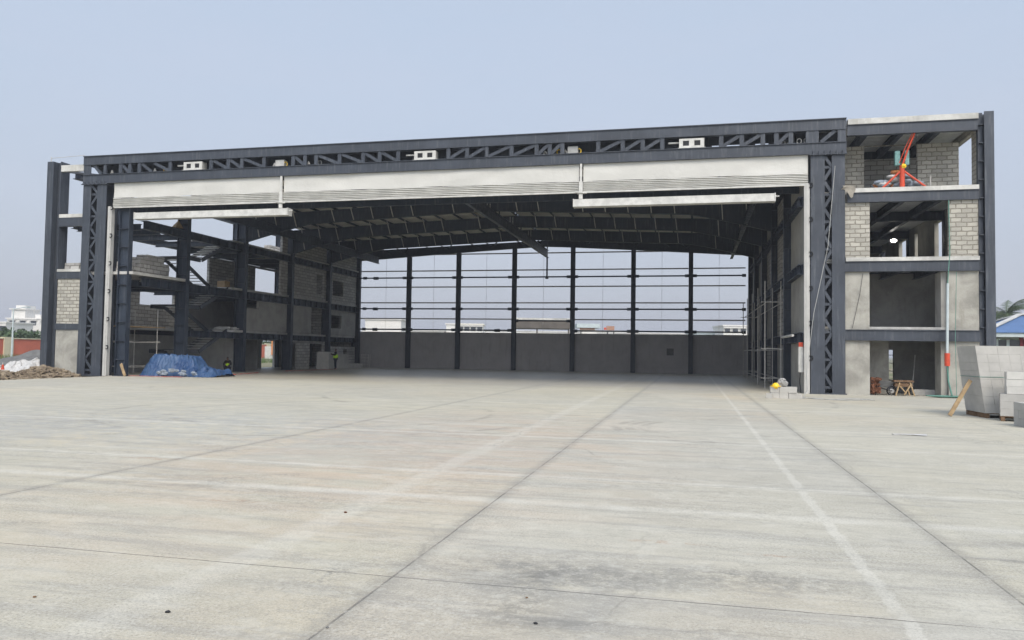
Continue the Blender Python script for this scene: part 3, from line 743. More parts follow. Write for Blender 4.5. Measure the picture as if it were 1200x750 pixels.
# recessed top storey
ry = 38.7
part('block_wall', wall('x', ry, ry+.2, 6.66, 12.3, 9.2, 11.6, [(7.85, 10.15, 9.2, 11.59), (11.88, 12.3, 9.2, 11.6)]), BLOCK)
part('block_wall', wall('y', 12.12, 12.32, 37.2, 41.6, 9.2, 12.055, [(37.8, 41.0, 9.2, 11.7)]), BLOCK)
part('room_wall', wall('x', 41.4, 41.55, 5.3, 11.9, 9.2, 11.6), BLOCKD)
for zt, mat in ((5.9, SLABG), (8.98, SLABG), (12.06, SLABG), (2.86, SLABG)):
    m = MB().box(5.3, 12.1 if zt < 8 else 12.34, Y0+.31 if zt < 8 else Y0+.42, 67.1, zt+.06, zt+(.2 if zt > 9 else .17))
    sl = part('floor_slab', m, mat)
    m = MB(); y = Y0+.35
    while y < 48: m.box(5.3, 12.1, y, y+.13, zt-.0, zt+.058); y += .25
    m.box(5.3, 12.1, 48.2, 67.1, zt, zt+.058)
    part('deck_rib', m, DECK, sl)
    for x in (7.6, 9.1, 10.6): part('joist', MB().ibeam((x, Y0+.3, zt-.2), (x, 67, zt-.2), .38, .2), STEEL2, sl)
    for y in ROWS[:-1]: part('cross_beam', MB().ibeam((5.3, y, zt-.24), (12.1, y, zt-.24), .46, .22), STEEL2, sl)
# rooms
part('room_wall', wall('x', 41.2, 41.4, 5.3, 12.1, 0, 2.8, [(9.43, 9.68, .1, 2.05)]), PLASTI)
part('room_wall', wall('x', 41.2, 41.4, 5.3, 12.1, 3.05, 5.8), PLASTI)
part('room_wall', wall('x', 38.9, 39.05, 6.7, 8.93, 0, 2.6), PLAST)
part('outer_wall', wall('y', 12.13, 12.33, 37.2, 67.1, 0, 2.8, [(50.5, 54.5, .3, 2.4)]), PLASTI)
part('window_grille', MB().box(12.2, 12.23, 50.5, 54.5, .8, .84).box(12.2, 12.23, 50.5, 54.5, 1.3, 1.34).box(12.2, 12.23, 50.5, 54.5, 1.8, 1.84), STEEL2)
part('outer_wall', wall('y', 12.13, 12.33, 37.2, 67.1, 2.9, 5.8), PLASTI)
part('outer_wall', wall('y', 12.13, 12.33, 37.2, 67.1, 6.1, 8.975, [(42.1, 43.3, 6.1, 8.6), (46.3, 46.9, 6.1, 8.6), (48.7, 50.3, 6.1, 8.6), (53.6, 55.3, 6.1, 8.6), (58, 60, 6.1, 8.6)]), PLAST)
part('outer_wall', wall('y', 12.13, 12.33, 41.7, 67.1, 9.2, 12.055), BLOCKD)
part('end_wall', wall('x', 67.15, 67.35, 5.3, 12.3, 0, 12.0), BLOCKD)
part('end_wall', wall('x', 67.45, 67.65, -35.7, -31.0, 0, 10.0), BLOCKD)
# inner wall on the right of the hangar
qx0, qx1 = 4.94, 5.12
RB = [(37.3, 38.05), (38.1, 41.6)]
for i, (a, b) in enumerate([(37.0, 41.55)]+bays[1:]):
    for z0, z1 in ((2.3, 2.75), (5.4, 5.85), (8.5, 8.95)): beam_y(4.7, 5.1, a, b, z0, z1)
    mt = [PLASTI, BLOCKD, PLASTI, PLASTI, PLASTI][i]
    hole = [[], [(a+2.2, a+4.2, 6.4, 7.6)], [(a+2, a+4, 6.3, 7.7)], [], []][i]
    part('wall_panel', wall('y', qx0, qx1, a, b, .0, 2.29), PLASTI if i != 2 else BLOCKD)
    part('wall_panel', wall('y', qx0, qx1, a, b, 2.76, 5.39, [[], [(a+2, a+4.1, 3.5, 5.0)], [], [(a+2, a+3.5, 3.4, 4.6)], []][i]), mt)
    part('wall_panel', wall('y', qx0, qx1, a, b, 5.86, 8.49, hole), mt if i != 2 else BLOCKD)
    part('wall_panel', wall('y', qx0, qx1, a, b, 8.96, 10.54, [[], [(a+.4, a+1.4, 9.6, 10.54), (a+2.4, a+3.4, 9.9, 10.54)], [], [], []][i]), mt)
part('handrail', MB().tube([(4.5, 41.4, 2.62), (4.5, 37.2, 2.62)], .06), WHITE)

# ------------------------------------------------------------------ lamp
L = empty('floodlight', (10.9, 46.3, 8.1), 'bright white floodlight under the slab inside the open storey', 'lamp')
MB().box(10.7, 11.1, 46.32, 46.42, 8.02, 8.3).build('housing', BLACK, L)
lm = NT('lamp_glow'); lm.b.inputs['Emission Color'].default_value = (1, .97, .88, 1); lm.b.inputs['Emission Strength'].default_value = 12
lm.b.inputs['Base Color'].default_value = (.9, .9, .9, 1)
MB().blob((10.9, 46.27, 8.16), .16, 24, 0, 0, (1, .25, .55)).build('lens', lm.m, L, smooth=True)
MB().tube([(10.9, 46.4, 8.3), (10.9, 46.4, 8.58)], .02).build('bracket', BLACK, L)

# ------------------------------------------------------------------ loose things
def brickstack(name, x0, y0, z0, nx, ny, nz, bs, label, group=None, mat=AAC, rot=0, shift=.01, seed=1, skip=lambda i,j,k: False, cat='block stack', lean=(0,0), pallet=False, kids=True):
    """stack of blocks with each visible block a little displaced"""
    R = random.Random(seed); root = empty(name, (x0, y0, z0), label, cat, group); ca, sa = math.cos(rot), math.sin(rot)
    rm = Matrix.Rotation(rot, 3, 'Z'); bx, by, bz = bs
    zb = z0+(.14 if pallet else 0)
    if pallet:
        m = MB()
        for j in range(5):
            c = Vector((x0, y0, z0)) + rm @ Vector(((nx*bx)/2, (j+.5)*ny*by/5, .125)); m.obox(c, nx*bx/2, ny*by/13, .012, rm)
        for j in (0, .5, 1):
            c = Vector((x0, y0, z0)) + rm @ Vector((.06+j*(nx*bx-.12), ny*by/2, .056)); m.obox(c, .05, ny*by/2, .055, rm)
        m.build('pallet', WOODD, root)
    for k in range(nz):
        lay = MB()
        for i in range(nx):
            for j in range(ny):
                if skip(i, j, k): continue
                if 0 < i < nx-1 and 0 < j < ny-1 and k < nz-1: continue
                c = Vector((x0, y0, zb)) + rm @ Vector(((i+.5)*bx+R.uniform(-shift, shift)+lean[0]*(k+.5)*bz, (j+.5)*by+R.uniform(-shift, shift)+lean[1]*(k+.5)*bz, (k+.5)*bz))
                e = .001+R.uniform(0, .001)
                q = rm @ Matrix(((1, 0, lean[0]), (0, 1, lean[1]), (0, 0, 1))) @ Matrix.Rotation(R.uniform(-1, 1)*shift*1.5, 3, 'Z')
                lay.obox(c, bx/2-e, by/2-e, bz/2-e, q)
        if lay.v: lay.build('block_course', mat, root)
    return root

# big stack on the right: leaning, on a pallet, corner towards the camera
rot = math.radians(3)
P = Vector((8.16, 24.54, 0))
S1 = brickstack('block_stack', P.x, P.y, 0, 9, 2, 8, (.285, .69, .24), 'tall leaning stack of grey aerated blocks with a plank against it', 'aerated block stacks beside the right annex', rot=rot, shift=.002, lean=(-.13, .0), pallet=True, seed=3)
m = MB()
for dz in (1.17,):
    z = dz; lx = -.13*(z-.14)
    a = [(P.x+lx-.012, P.y-.012, z), (P.x+lx+2.52, P.y+.12, z), (P.x+lx+2.45, P.y+1.48, z), (P.x+lx-.085, P.y+1.36, z), (P.x+lx-.012, P.y-.012, z)]
    m.tube(a, .008, 5)
o = m.build('strap', GRN, S1)
brickstack('block_stack', 8.20, 23.55, 0, 3, 3, 3, (.60, .25, .20), 'low stack of large grey blocks on a dark pallet in front of the leaning stack', 'aerated block stacks beside the right annex', rot=math.radians(-17), pallet=True, seed=5, shift=.002)
brickstack('block_stack', 8.36, 23.55, .745, 3, 2, 3, (.55, .3, .20), 'three pale courses of blocks piled on top of the low stack', 'aerated block stacks beside the right annex', rot=math.radians(-15), seed=6, mat=AACW, shift=.008)
brickstack('block_stack', 8.05, 21.35, 0, 3, 3, 3, (.4, .3, .2), 'knee-high grey block stack cut by the right edge of the photo', 'aerated block stacks beside the right annex', rot=0, seed=8)
tag(MB().bar((7.30, 24.75, .03), (7.90, 24.9, 1.06), .11, .04, (0,1,0)).build('plank', WOOD), 'raw timber plank leaning on the tall block stack', 'plank')
tag(MB().bar((-30.35, 36.55, .03), (-30.85, 36.8, .68), .16, .04, (0,1,0)).build('plank', WOOD), 'short timber plank leaning beside the left door guide', 'plank')
# hollow block pile with helmet, sack
brickstack('block_pile', 3.06, 32.1, 0, 3, 2, 2, (.33, .22, .23), 'small pile of grey blocks with a yellow helmet on it', None, rot=0, seed=11, shift=.02, cat='block pile')
S_ = MB().blob((3.52, 32.3, .585), .19, 14, .2, 4, (1.15, .8, .75)).blob((3.50, 32.28, .72), .12, 12, .25, 9, (1.1, .8, .7))
tag(S_.build('cement_sack', GREYB, smooth=False), 'slumped grey cement sack on top of the small block pile', 'sack')
brickstack('loose_block', 3.95, 32.15, .0, 1, 1, 1, (.30, .2, .2), 'single grey block lying right of the small pile', None, rot=.3, seed=52, cat='block')
brickstack('loose_block', 2.86, 31.9, .0, 1, 1, 1, (.22, .2, .2), 'single grey block lying left of the small pile', None, rot=-.2, seed=53, cat='block')
h = empty('safety_helmet', (3.25, 32.2, .46), 'yellow safety helmet lying on the small block pile', 'helmet')
m = MB(); m.blob((3.25, 32.2, .475), .14, 20, 0, 0, (1, 1.15, 1.0)); m.build('shell', YEL, h, smooth=True)
MB().tube([(3.25+.19*math.cos(a), 32.2+.22*math.sin(a), .475) for a in [k*math.pi/8 for k in range(17)]], .018, 6).build('brim', YEL, h)
for i in range(3):
    R = random.Random(i); pts = [(4.1+.35*k+R.uniform(-.1,.1), 32.2+.5*math.sin(k+i)+i*.2, .02) for k in range(9)]
    tag(MB().tube(pts, .014, 5).build('cable', CABLE), ['loose grey cable on the floor nearest the block pile', 'middle loose cable lying before the right door column', 'loose cable lying nearest the base of the door column'][i], 'cable', 'cables on the floor by the right door column')
tag(MB().tube([(4.3, 32.5, .02), (4.7, 34, .3), (4.95, 36.2, .9), (5.3, 36.5, 3.6), (5.9, 36.5, 6.6), (6.2, 36.5, 10.2)], .014, 5).build('cable', CABLE), 'thin rope running up the right laced column', 'rope')
m = MB().box(4.72, 4.92, 36.95, 37.2, .95, 2.1); e = empty('electric_box', (4.8, 37, .95), 'tall white electrical cabinet with a red top on the right wall', 'electrical box')
m.build('cabinet', WHITE, e); MB().box(4.73, 4.91, 36.96, 37.19, 2.102, 2.3).build('top', RED, e); MB().tube([(4.8, 37.05, .95), (4.78, 37.1, .5), (4.85, 37.2, .02)], .02).build('conduit', BLACK, e)

# wheelbarrow + timber trestle + rusty bundle inside the ground floor room
w = empty('wheelbarrow', (8.6, 37.5, 0), 'small dark wheelbarrow with one wheel in the ground-floor doorway', 'wheelbarrow')
MB().add([(8.0,37.3,.35),(8.6,37.3,.35),(8.6,37.8,.35),(8.0,37.8,.35),(7.9,37.2,.62),(8.8,37.2,.62),(8.8,37.9,.62),(7.9,37.9,.62)], [(0,3,2,1),(0,1,5,4),(1,2,6,5),(2,3,7,6),(3,0,4,7)]).build('tray', GREYM, w)
m = MB()
for k in range(16): 
    a, b = 2*math.pi*k/16, 2*math.pi*(k+1)/16
    m.tube([(8.66+.19*math.cos(a), 37.25, .2+.19*math.sin(a)), (8.66+.19*math.cos(b), 37.25, .2+.19*math.sin(b))], .035, 6)
m.build('tyre', BLACK, w)
MB().tube([(8.66, 37.2, .2), (8.66, 37.3, .2)], .1, 10).build('rim', PIPE, w)
MB().tube([(8.66, 37.15, .2), (7.9, 37.25, .42), (7.55, 37.25, .6)], .02).tube([(8.66, 37.75, .2), (7.9, 37.75, .42), (7.55, 37.75, .6)], .02).tube([(8.05, 37.3, .36), (8.0, 37.3, .0)], .02).tube([(8.05, 37.75, .36), (8.0, 37.75, 0)], .02).build('frame', BLACK, w)
tr = empty('timber_trestle', (9.1, 37.2, 0), 'rough timber trestle table with splayed pale legs before the dark room', 'trestle')
MB().box(8.7, 9.5, 36.95, 37.5, .60, .68).box(8.75, 9.45, 37.0, 37.45, .40, .55).build('top', WOODD, tr)
for (a, b) in (((8.92,36.98,.58),(8.75,36.95,0)),((8.95,37.0,.42),(9.2,37.0,.1)),((9.35,36.98,.58),(9.52,36.95,0)),((9.3,37.47,.58),(9.45,37.5,0)),((8.92,37.47,.58),(8.78,37.5,0)),((9.1,36.97,.05),(9.4,36.97,.55))):
    MB().bar(a, b, .06, .05).build('leg', WOOD, tr)
m = MB(); R = random.Random(4)
for k in range(40): m.obox((7.95+R.uniform(-.17,.17), 37.2+R.uniform(-.15,.15), .1+R.random()*.62), R.uniform(.03,.11), R.uniform(.03,.1), R.uniform(.02,.08), Matrix.Rotation(R.uniform(0,3),3,'Z') @ Matrix.Rotation(R.uniform(-.5,.5),3,'X'))
tag(m.build('rebar_bundle', RUST), 'knee-high rusty brown bundle leaning on the left door jamb', 'scrap bundle')
brickstack('block_row', 9.75, 38.0, 0, 3, 1, 1, (.5, .25, .26), 'low row of grey blocks on the room floor behind the trestle', None, seed=21, cat='block row')
tag(MB().tube([(9.75, 38.3, .02), (10.2, 39.5, 1.8)], .02, 6).build('pole', PIPE), 'thin pole leaning in the dark ground-floor room', 'pole')

# hanging hose with red weight on right annex
hz = empty('hanging_hose', (10.66, 36.35, 0), 'pale green hose with a red cylinder hanging down the annex front', 'hose')
MB().tube([(10.78, 36.45, 8.5), (10.80, 36.42, 6.2), (10.70, 36.4, 4.9)], .022, 6).build('rope', GRN, hz)
MB().tube([(10.70, 36.4, 4.9), (10.66, 36.4, 1.9)], .055, 8).build('pipe', PVC, hz)
MB().tube([(10.66, 36.4, 1.9), (10.66, 36.4, 1.35)], .11, 10).build('weight', RED, hz)
MB().tube([(10.66, 36.4, 1.35), (10.70, 36.4, .7), (10.8, 36.3, .1)], .035, 6).build('tail', GRN, hz)
MB().tube([(11.05, 36.42, 5.4), (10.98, 36.4, 2.5), (11.0, 36.35, .1)], .012, 5).build('cord', GRN, hz)
m = MB()
for k in range(5): m.tube([(10.55+(.3+.08*k)*math.cos(a)*1.3, 36.1+(.12+.04*k)*math.sin(a), .03+.012*k) for a in [j*.5 for j in range(14)]], .02, 5)
tag(m.build('coiled_net', GRN), 'green rope net coiled on the ground under the hanging hose', 'rope')
tag(MB().tube([(7.4, 36.78, 5.4), (7.25, 36.75, 4.4), (6.95, 36.76, 2.95)], .010, 5).build('wire', BLACK), 'thin black wire hanging on the rendered panel by the column', 'wire')
m = MB(); m.grid(8, 8, lambda u, v: (6.52+.5*u+.05*math.sin(5*v), 36.62-.04*math.sin(6*u+3*v), 9.32-.18*v*(1-u)-.55*v*u*(1.3-abs(u-.8)*2)))
tag(m.build('cloth', CLOTH, smooth=True), 'beige cloth draped over the slab edge at the right column', 'cloth')

# hoist on the top storey
HO = empty('hoist', (9.1, 37.2, 9.2), 'red tripod hoist with a raised boom on the top open storey', 'hoist')
MB().tube([(9.1, 37.1, 9.2), (9.1, 37.1, 10.25)], .11, 12).build('mast', RED, HO)
MB().tube([(9.1, 37.1, 10.2), (9.3, 37.0, 10.9), (9.6, 36.8, 11.75)], .045, 8).tube([(8.98, 37.1, 10.35), (9.2, 37.0, 11.0), (9.52, 36.82, 11.74)], .018, 8).bar((9.5, 36.85, 11.74), (9.66, 36.78, 11.76), .06, .1).build('boom', RED, HO)
for p in ((8.25, 37.0, 9.22), (10.05, 37.0, 9.22), (9.3, 38.2, 9.22)): MB().tube([(9.1, 37.1, 10.05), p], .045, 8).build('leg', RED, HO)
MB().box(8.86, 9.06, 37.25, 37.5, 10.3, 10.95).box(9.26, 9.42, 37.2, 37.5, 10.3, 10.95).build('winch_cover', TEAL, HO)
MB().blob((9.15, 37.05, 10.2), .12, 8).build('winch', YEL, HO)
MB().tube([(9.6, 36.8, 11.75), (9.6, 36.8, 10.7)], .01, 4).build('cable', BLACK, HO)
R = random.Random(9)
for k in range(34):
    x = 8.05+R.random()*1.8; z = 9.42+max(0, .72-abs(x-8.9)*.65)*R.random()
    m = MB().blob((x, 37.4+R.random()*.45, z), .2, 10, .2, k, (1.2, .9, .5))
    mat = [SACKS, SACKB, SACKB, SACKO, SACKS][k % 5] if x < 9 else [SACKB, SACKS, SACKB][k % 3]
    tag(m.build('sack', mat, smooth=True), ('crumpled ' + {SACKS: 'white', SACKB: 'grey-blue', SACKO: 'orange'}[mat] + (' sack in the heap left of the hoist mast' if x < 9.1 else ' sack in the heap right of the hoist mast')), 'sack', {SACKS: 'white', SACKB: 'grey-blue', SACKO: 'orange'}[mat] + (' sacks left of the hoist mast' if x < 9.1 else ' sacks right of the hoist mast'))
tag(MB().tube([(10.25, 37.1, 9.2), (10.25, 37.1, 9.75)], .03).build('bollard_pipe', PIPE), 'short upright pipe on the slab right of the hoist', 'pipe')

# blocks on the left annex slabs
brickstack('block_stack', -31.9, 38.5, 5.86, 3, 5, 6, (.25, .5, .2), 'tall dark block stack standing on the left annex second-storey slab', 'block stacks on the left annex slabs', seed=31, shift=.03, mat=BLOCKD, skip=lambda i,j,k: (k > 3 and j > 3) or (k > 4 and j < 1))
brickstack('block_stack', -31.7, 37.2, 5.86, 2, 3, 3, (.3, .4, .2), 'low block stack beside the taller one on the left annex slab', 'block stacks on the left annex slabs', seed=32, shift=.03, mat=BLOCKD, skip=lambda i,j,k: k > 1 and j > 1)
brickstack('block_stack', -35.2, 37.2, 6.0, 3, 2, 2, (.35, .3, .2), 'small block stack on the slab edge left of the laced column', 'block stacks on the left annex slabs', seed=33, shift=.03, mat=BLOCKD)
brickstack('block_stack', -34.8, 57.6, 9.05, 2, 5, 6, (.3, .35, .2), 'dark square stack seen against the sky in the top opening', 'block stacks on the left annex slabs', seed=34, shift=.02, mat=BLOCKD)
tag(MB().add([(-31.2,41.1,9.0),(-30.8,41.0,9.0),(-30.7,41.6,9.0),(-31.1,41.6,9.0),(-30.95,41.45,9.5)], [(0,1,4),(1,2,4),(2,3,4),(3,0,4),(3,2,1,0)]).build('cardboard_piece', WOOD), 'brown board scrap standing on the left third-storey beam', 'board')
b = empty('carton', (-31.6, 46.4, 5.8), 'open brown carton on the slab by the stairs', 'box')
MB().box(-31.9, -31.3, 47.0, 47.6, 5.8, 6.25).build('body', WOOD, b); MB().bar((-31.3, 47.0, 6.26), (-31.0, 47.3, 6.4), .4, .02).build('flap', WOOD, b)
m = MB(); R = random.Random(5)
for k in range(60): m.obox((R.uniform(-31.9, -30.7), R.uniform(46.9, 48), 2.93+R.random()*.12), R.uniform(.04,.12), R.uniform(.04,.12), R.uniform(.02,.07), Matrix.Rotation(R.uniform(0,3),3,'Z'))
tag(m.build('rubble', SLABG), 'broken block rubble spread on the landing above the crouching worker', None, None, 'stuff')

# block piles at the far left, near the worker
brickstack('block_pile', -30.2, 58.5, 0, 2, 6, 7, (.55, .62, .205), 'waist-high pale block pile behind the worker in the yellow vest', None, seed=41, shift=.006, cat='block pile', skip=lambda i,j,k: k > 5 and j > 2)
brickstack('block_pile', -30.1, 62.4, 0, 2, 5, 2, (.5, .55, .2), 'low row of pale blocks right of the worker in the yellow vest', None, seed=42, shift=.01, cat='block pile')
t = empty('platform_trolley', (-29.5, 67.0, 0), 'white tubular rack standing against the back wall corner', 'rack')
m = MB()
for x in (-29.9, -29.2):
    for y in (66.6, 67.0): m.tube([(x, y, 0), (x+.05, y, 1.2)], .03, 6)
m.build('frame', WHITE, t); m = MB()
for z in (.3, .6, .9, 1.18): m.tube([(-29.9, 66.6, z), (-29.15, 66.6, z)], .025, 6)
m.tube([(-29.55, 66.6, 0), (-29.5, 66.6, 1.2)], .02, 6)
m.build('rail', WHITE, t)

# blue tarpaulin over a heap
R = random.Random(2); wr = [(R.uniform(2, 7), R.uniform(2, 7), R.uniform(0, 6)) for _ in range(8)]
from mathutils import noise as MN
def ridge(x, y, z, sc):
    return 1-abs(MN.noise(Vector((x*sc, y*sc, z*sc))))*2.2
def tarp(u, v):
    x = -30.75+4.9*u; y = 37.9+2.4*v
    def sm(a, b, t): t = min(1, max(0, (t-a)/(b-a))); return t
    prof = min(sm(0, .17, u), 1-sm(.58, .73, u)*.70, 1-sm(.92, 1, u))
    if u > .73: prof = min(.34, 1-sm(.85, 1.0, u)*1.0)*(.8+.25*math.sin(u*40))
    edge = min(1, min(v, 1-v)*(5 if v < .5 else 4))
    r1 = ridge(x, y, 0, 1.1); r2 = ridge(x, y+5, 3, 2.6); r3 = ridge(x+9, y, 7, 6.0)
    low = max(0, .42-v)/.42
    z = 1.02*prof*edge**.75 + edge*(.12*r1*(1-prof*.4)+.08*r2+.04*r3) + low*edge*.24*max(0, r2)
    return (x+.10*MN.noise(Vector((x*2, y*2, 5))), y-.22*math.sin(u*9)*(1-v)+.10*r2*low+.05*r3, max(.012, z-.06*(1-edge)))
m = MB(); m.grid(200, 90, tarp)
T = tag(m.build('tarpaulin', TARP, smooth=False), 'crumpled blue tarpaulin covering a heap on the hangar floor', 'tarpaulin')
m = MB(); R = random.Random(12)
for k in range(14): m.blob((-29.2+R.random()*2.2, 37.75+R.random()*.25, .12+R.random()*.32), .10+.05*R.random(), 9, .45, k, (1.5, .6, .7))
tag(m.build('crumpled_sheets', SACKB, smooth=False), 'grey plastic sheets bunched on the front of the blue tarpaulin', 'plastic sheets')
for i, (a, b) in enumerate((((-31, 37.3, .012), (-27.0, 37.1, .012)), ((-27.6, 42.5, .012), (-28.2, 46.5, .012)), ((-28.9, 51, .012), (-28.5, 58.6, .012)))):
    m = MB(); n = 14; A, B = Vector(a), Vector(b)
    pts = [A.lerp(B, k/n)+Vector((.12*math.sin(k*1.7+i), .1*math.cos(k*2.1), .02*abs(math.sin(k)))) for k in range(n+1)]
    for p, q in zip(pts, pts[1:]): m.bar(p, q, .16, .012)
    tag(m.build('barrier_tape', TAPE), ['red tape lying in front of the blue tarpaulin', 'short red tape lying right of the blue tarpaulin', 'long red tape on the floor left of the vest worker'][i], 'tape', 'red barrier tapes on the floor')

# scaffolds
def scaffold(loc, lx, ly, zs, label, top, grp='tube scaffolds', plank_z=None):
    e = empty('scaffold', loc, label, 'scaffold', grp); x0, y0 = loc[0], loc[1]
    for x in (x0, x0+lx):
        for y in np.linspace(y0, y0+ly, max(2, int(round(ly/(2.2 if ly < 5 else 4.4)))+1)): MB().tube([(x, y, 0), (x, y, top)], .028, 6).build('standard', PIPE, e)
    for z in zs:
        m = MB()
        for x in (x0, x0+lx): m.tube([(x+.03, y0-.3, z), (x+.03, y0+ly+.3, z)], .024, 6)
        for y in (y0, y0+ly): m.tube([(x0-.2, y, z+.05), (x0+lx+.2, y, z+.05)], .024, 6)
        m.build('ledger', PIPE, e)
    for z in plank_z or (): MB().box(x0-.1, x0+lx+.1, y0-.4, y0+ly+.6, z, z+.05).build('plank', WOOD, e)
    return e
scaffold((3.75, 42.5, 0), .8, 17.5, (.45, 2.0, 4.45), 'long tube scaffold standing along the right inner wall', 5.6)
scaffold((-33.3, 38.4, 0), 1.6, 2.4, (.45, 1.9), 'short tube scaffold with planks inside the left front bay', 3.9, plank_z=(2.8,))

# ------------------------------------------------------------------ people
def person(loc, label, joints, edges, radii, rz=0, clothes=()):
    root = empty('person', loc, label, 'person'); root.rotation_euler = (0, 0, rz)
    def skin_mesh(name, V, E, Rr, mat, lv=2):
        me = bpy.data.meshes.new(name); me.from_pydata(V, E, []); o = bpy.data.objects.new(name, me); COL.objects.link(o); o.parent = root
        o.modifiers.new('Skin', 'SKIN').use_smooth_shade = True
        sd = me.skin_vertices[0].data
        for i, r in enumerate(Rr): sd[i].radius = r if isinstance(r, tuple) else (r, r)
        sd[0].use_root = True
        s_ = o.modifiers.new('Sub', 'SUBSURF'); s_.levels = lv; s_.render_levels = lv
        me.materials.append(mat); return o
    skin_mesh('body', joints, edges, radii, SKIN)
    for name, V, E, Rr, mat in clothes: skin_mesh(name, V, E, Rr, mat, 1)
    return root
# standing worker, hands raised in front of the chest
J = [(0,0,.93),(0,0,1.12),(0,0,1.34),(0,.0,1.44),(0,-.01,1.53),(0,-.015,1.62),  # pelvis spine chest neck head crown
     (-.17,0,1.36),(-.22,-.03,1.12),(-.12,-.24,1.16),(-.08,-.30,1.18),
     (.17,0,1.36),(.23,-.05,1.13),(.12,-.27,1.22),(.07,-.33,1.26),
     (-.09,0,.86),(-.10,-.01,.48),(-.10,.02,.09),(-.10,-.12,.03),
     (.09,0,.86),(.10,-.02,.48),(.11,.02,.09),(.11,-.12,.03),
     (-.10,-.36,1.20),(-.06,-.37,1.19),(-.03,-.34,1.20),(.06,-.39,1.28),(.10,-.38,1.27),(.03,-.36,1.27)]
Ed = [(0,1),(1,2),(2,3),(3,4),(4,5),(2,6),(6,7),(7,8),(8,9),(2,10),(10,11),(11,12),(12,13),(0,14),(14,15),(15,16),(16,17),(0,18),(18,19),(19,20),(20,21),(9,22),(9,23),(9,24),(13,25),(13,26),(13,27)]
Rd = [(.13,.10),(.12,.095),(.14,.10),.055,(.085,.10),(.07,.085),.06,.045,.035,.03,.06,.045,.035,.03,.085,.06,.045,.035,.085,.06,.045,.035,.012,.012,.012,.012,.012,.012]
cl = [('trousers', [(0,0,.95),(-.09,0,.86),(-.10,-.01,.48),(-.10,.02,.1),(.09,0,.86),(.10,-.02,.48),(.11,.02,.1)], [(0,1),(1,2),(2,3),(0,4),(4,5),(5,6)], [(.16,.13),.125,.095,.08,.125,.095,.08], NAVY),
      ('vest', [(0,0,.80),(0,0,1.02),(0,0,1.24)], [(0,1),(1,2)], [(.27,.21),(.265,.205),(.25,.20)], HIVIS),
      ('shirt', [(0,0,1.27),(0,0,1.40),(-.18,0,1.36),(-.23,-.03,1.12),(-.13,-.22,1.155),(.18,0,1.36),(.24,-.05,1.13),(.13,-.25,1.21)], [(0,1),(1,2),(2,3),(3,4),(1,5),(5,6),(6,7)], [(.19,.14),(.15,.12),.09,.075,.06,.09,.075,.06], BLKCL),
      ('hair', [(0,.02,1.56),(0,.01,1.66)], [(0,1)], [(.10,.105),(.08,.085)], BLKCL)]
person((-28.4, 58.28, 0), 'standing worker in dark trousers, black shirt and yellow-green vest beside pale blocks', J, Ed, Rd, math.radians(-60), cl).scale = (1.06, 1.06, 1.03)
# crouching worker in the shade behind the tarpaulin
J = [(0,0,.28),(0,-.05,.5),(0,-.12,.72),(0,-.15,.83),(0,-.18,.92),(0,-.2,1.0),(-.17,-.1,.73),(-.25,-.25,.52),(-.1,-.42,.45),(.17,-.1,.73),(.25,-.25,.52),(.1,-.42,.45),
     (-.1,-.05,.26),(-.16,-.42,.48),(-.14,-.22,.08),(-.14,-.36,.03),(.1,-.05,.26),(.16,-.42,.48),(.14,-.22,.08),(.14,-.36,.03),(-.09,-.48,.44),(-.06,-.47,.43),(.09,-.48,.44),(.06,-.47,.43)]
Ed = [(0,1),(1,2),(2,3),(3,4),(4,5),(2,6),(6,7),(7,8),(2,9),(9,10),(10,11),(0,12),(12,13),(13,14),(14,15),(0,16),(16,17),(17,18),(18,19),(8,20),(8,21),(11,22),(11,23)]
Rd = [(.14,.12),(.13,.10),(.14,.1),.055,(.085,.1),(.07,.08),.06,.045,.035,.06,.045,.035,.09,.065,.05,.035,.09,.065,.05,.035,.012,.012,.012,.012]
cl = [('trousers', [(0,0,.3),(-.1,-.05,.27),(-.16,-.42,.49),(-.14,-.24,.12),(.1,-.05,.27),(.16,-.42,.49),(.14,-.24,.12)], [(0,1),(1,2),(2,3),(0,4),(4,5),(5,6)], [(.15,.13),.1,.085,.06,.1,.085,.06], NAVY),
      ('vest', [(0,-.01,.36),(0,-.1,.68)], [(0,1)], [(.17,.14),(.165,.12)], HIVIS),
      ('sleeves', [(0,-.12,.72),(-.17,-.1,.73),(-.25,-.25,.53),(-.13,-.38,.46),(.17,-.1,.73),(.25,-.25,.53),(.13,-.38,.46)], [(0,1),(1,2),(2,3),(0,4),(4,5),(5,6)], [.12,.08,.06,.05,.08,.06,.05], BLKCL),
      ('hair', [(0,-.15,.95),(0,-.18,1.04)], [(0,1)], [(.088,.095),(.06,.07)], BLKCL)]
person((-30.6, 46.6, 0), 'crouching worker in dark clothes in the shade behind the blue tarpaulin', J, Ed, Rd, math.radians(20), cl)

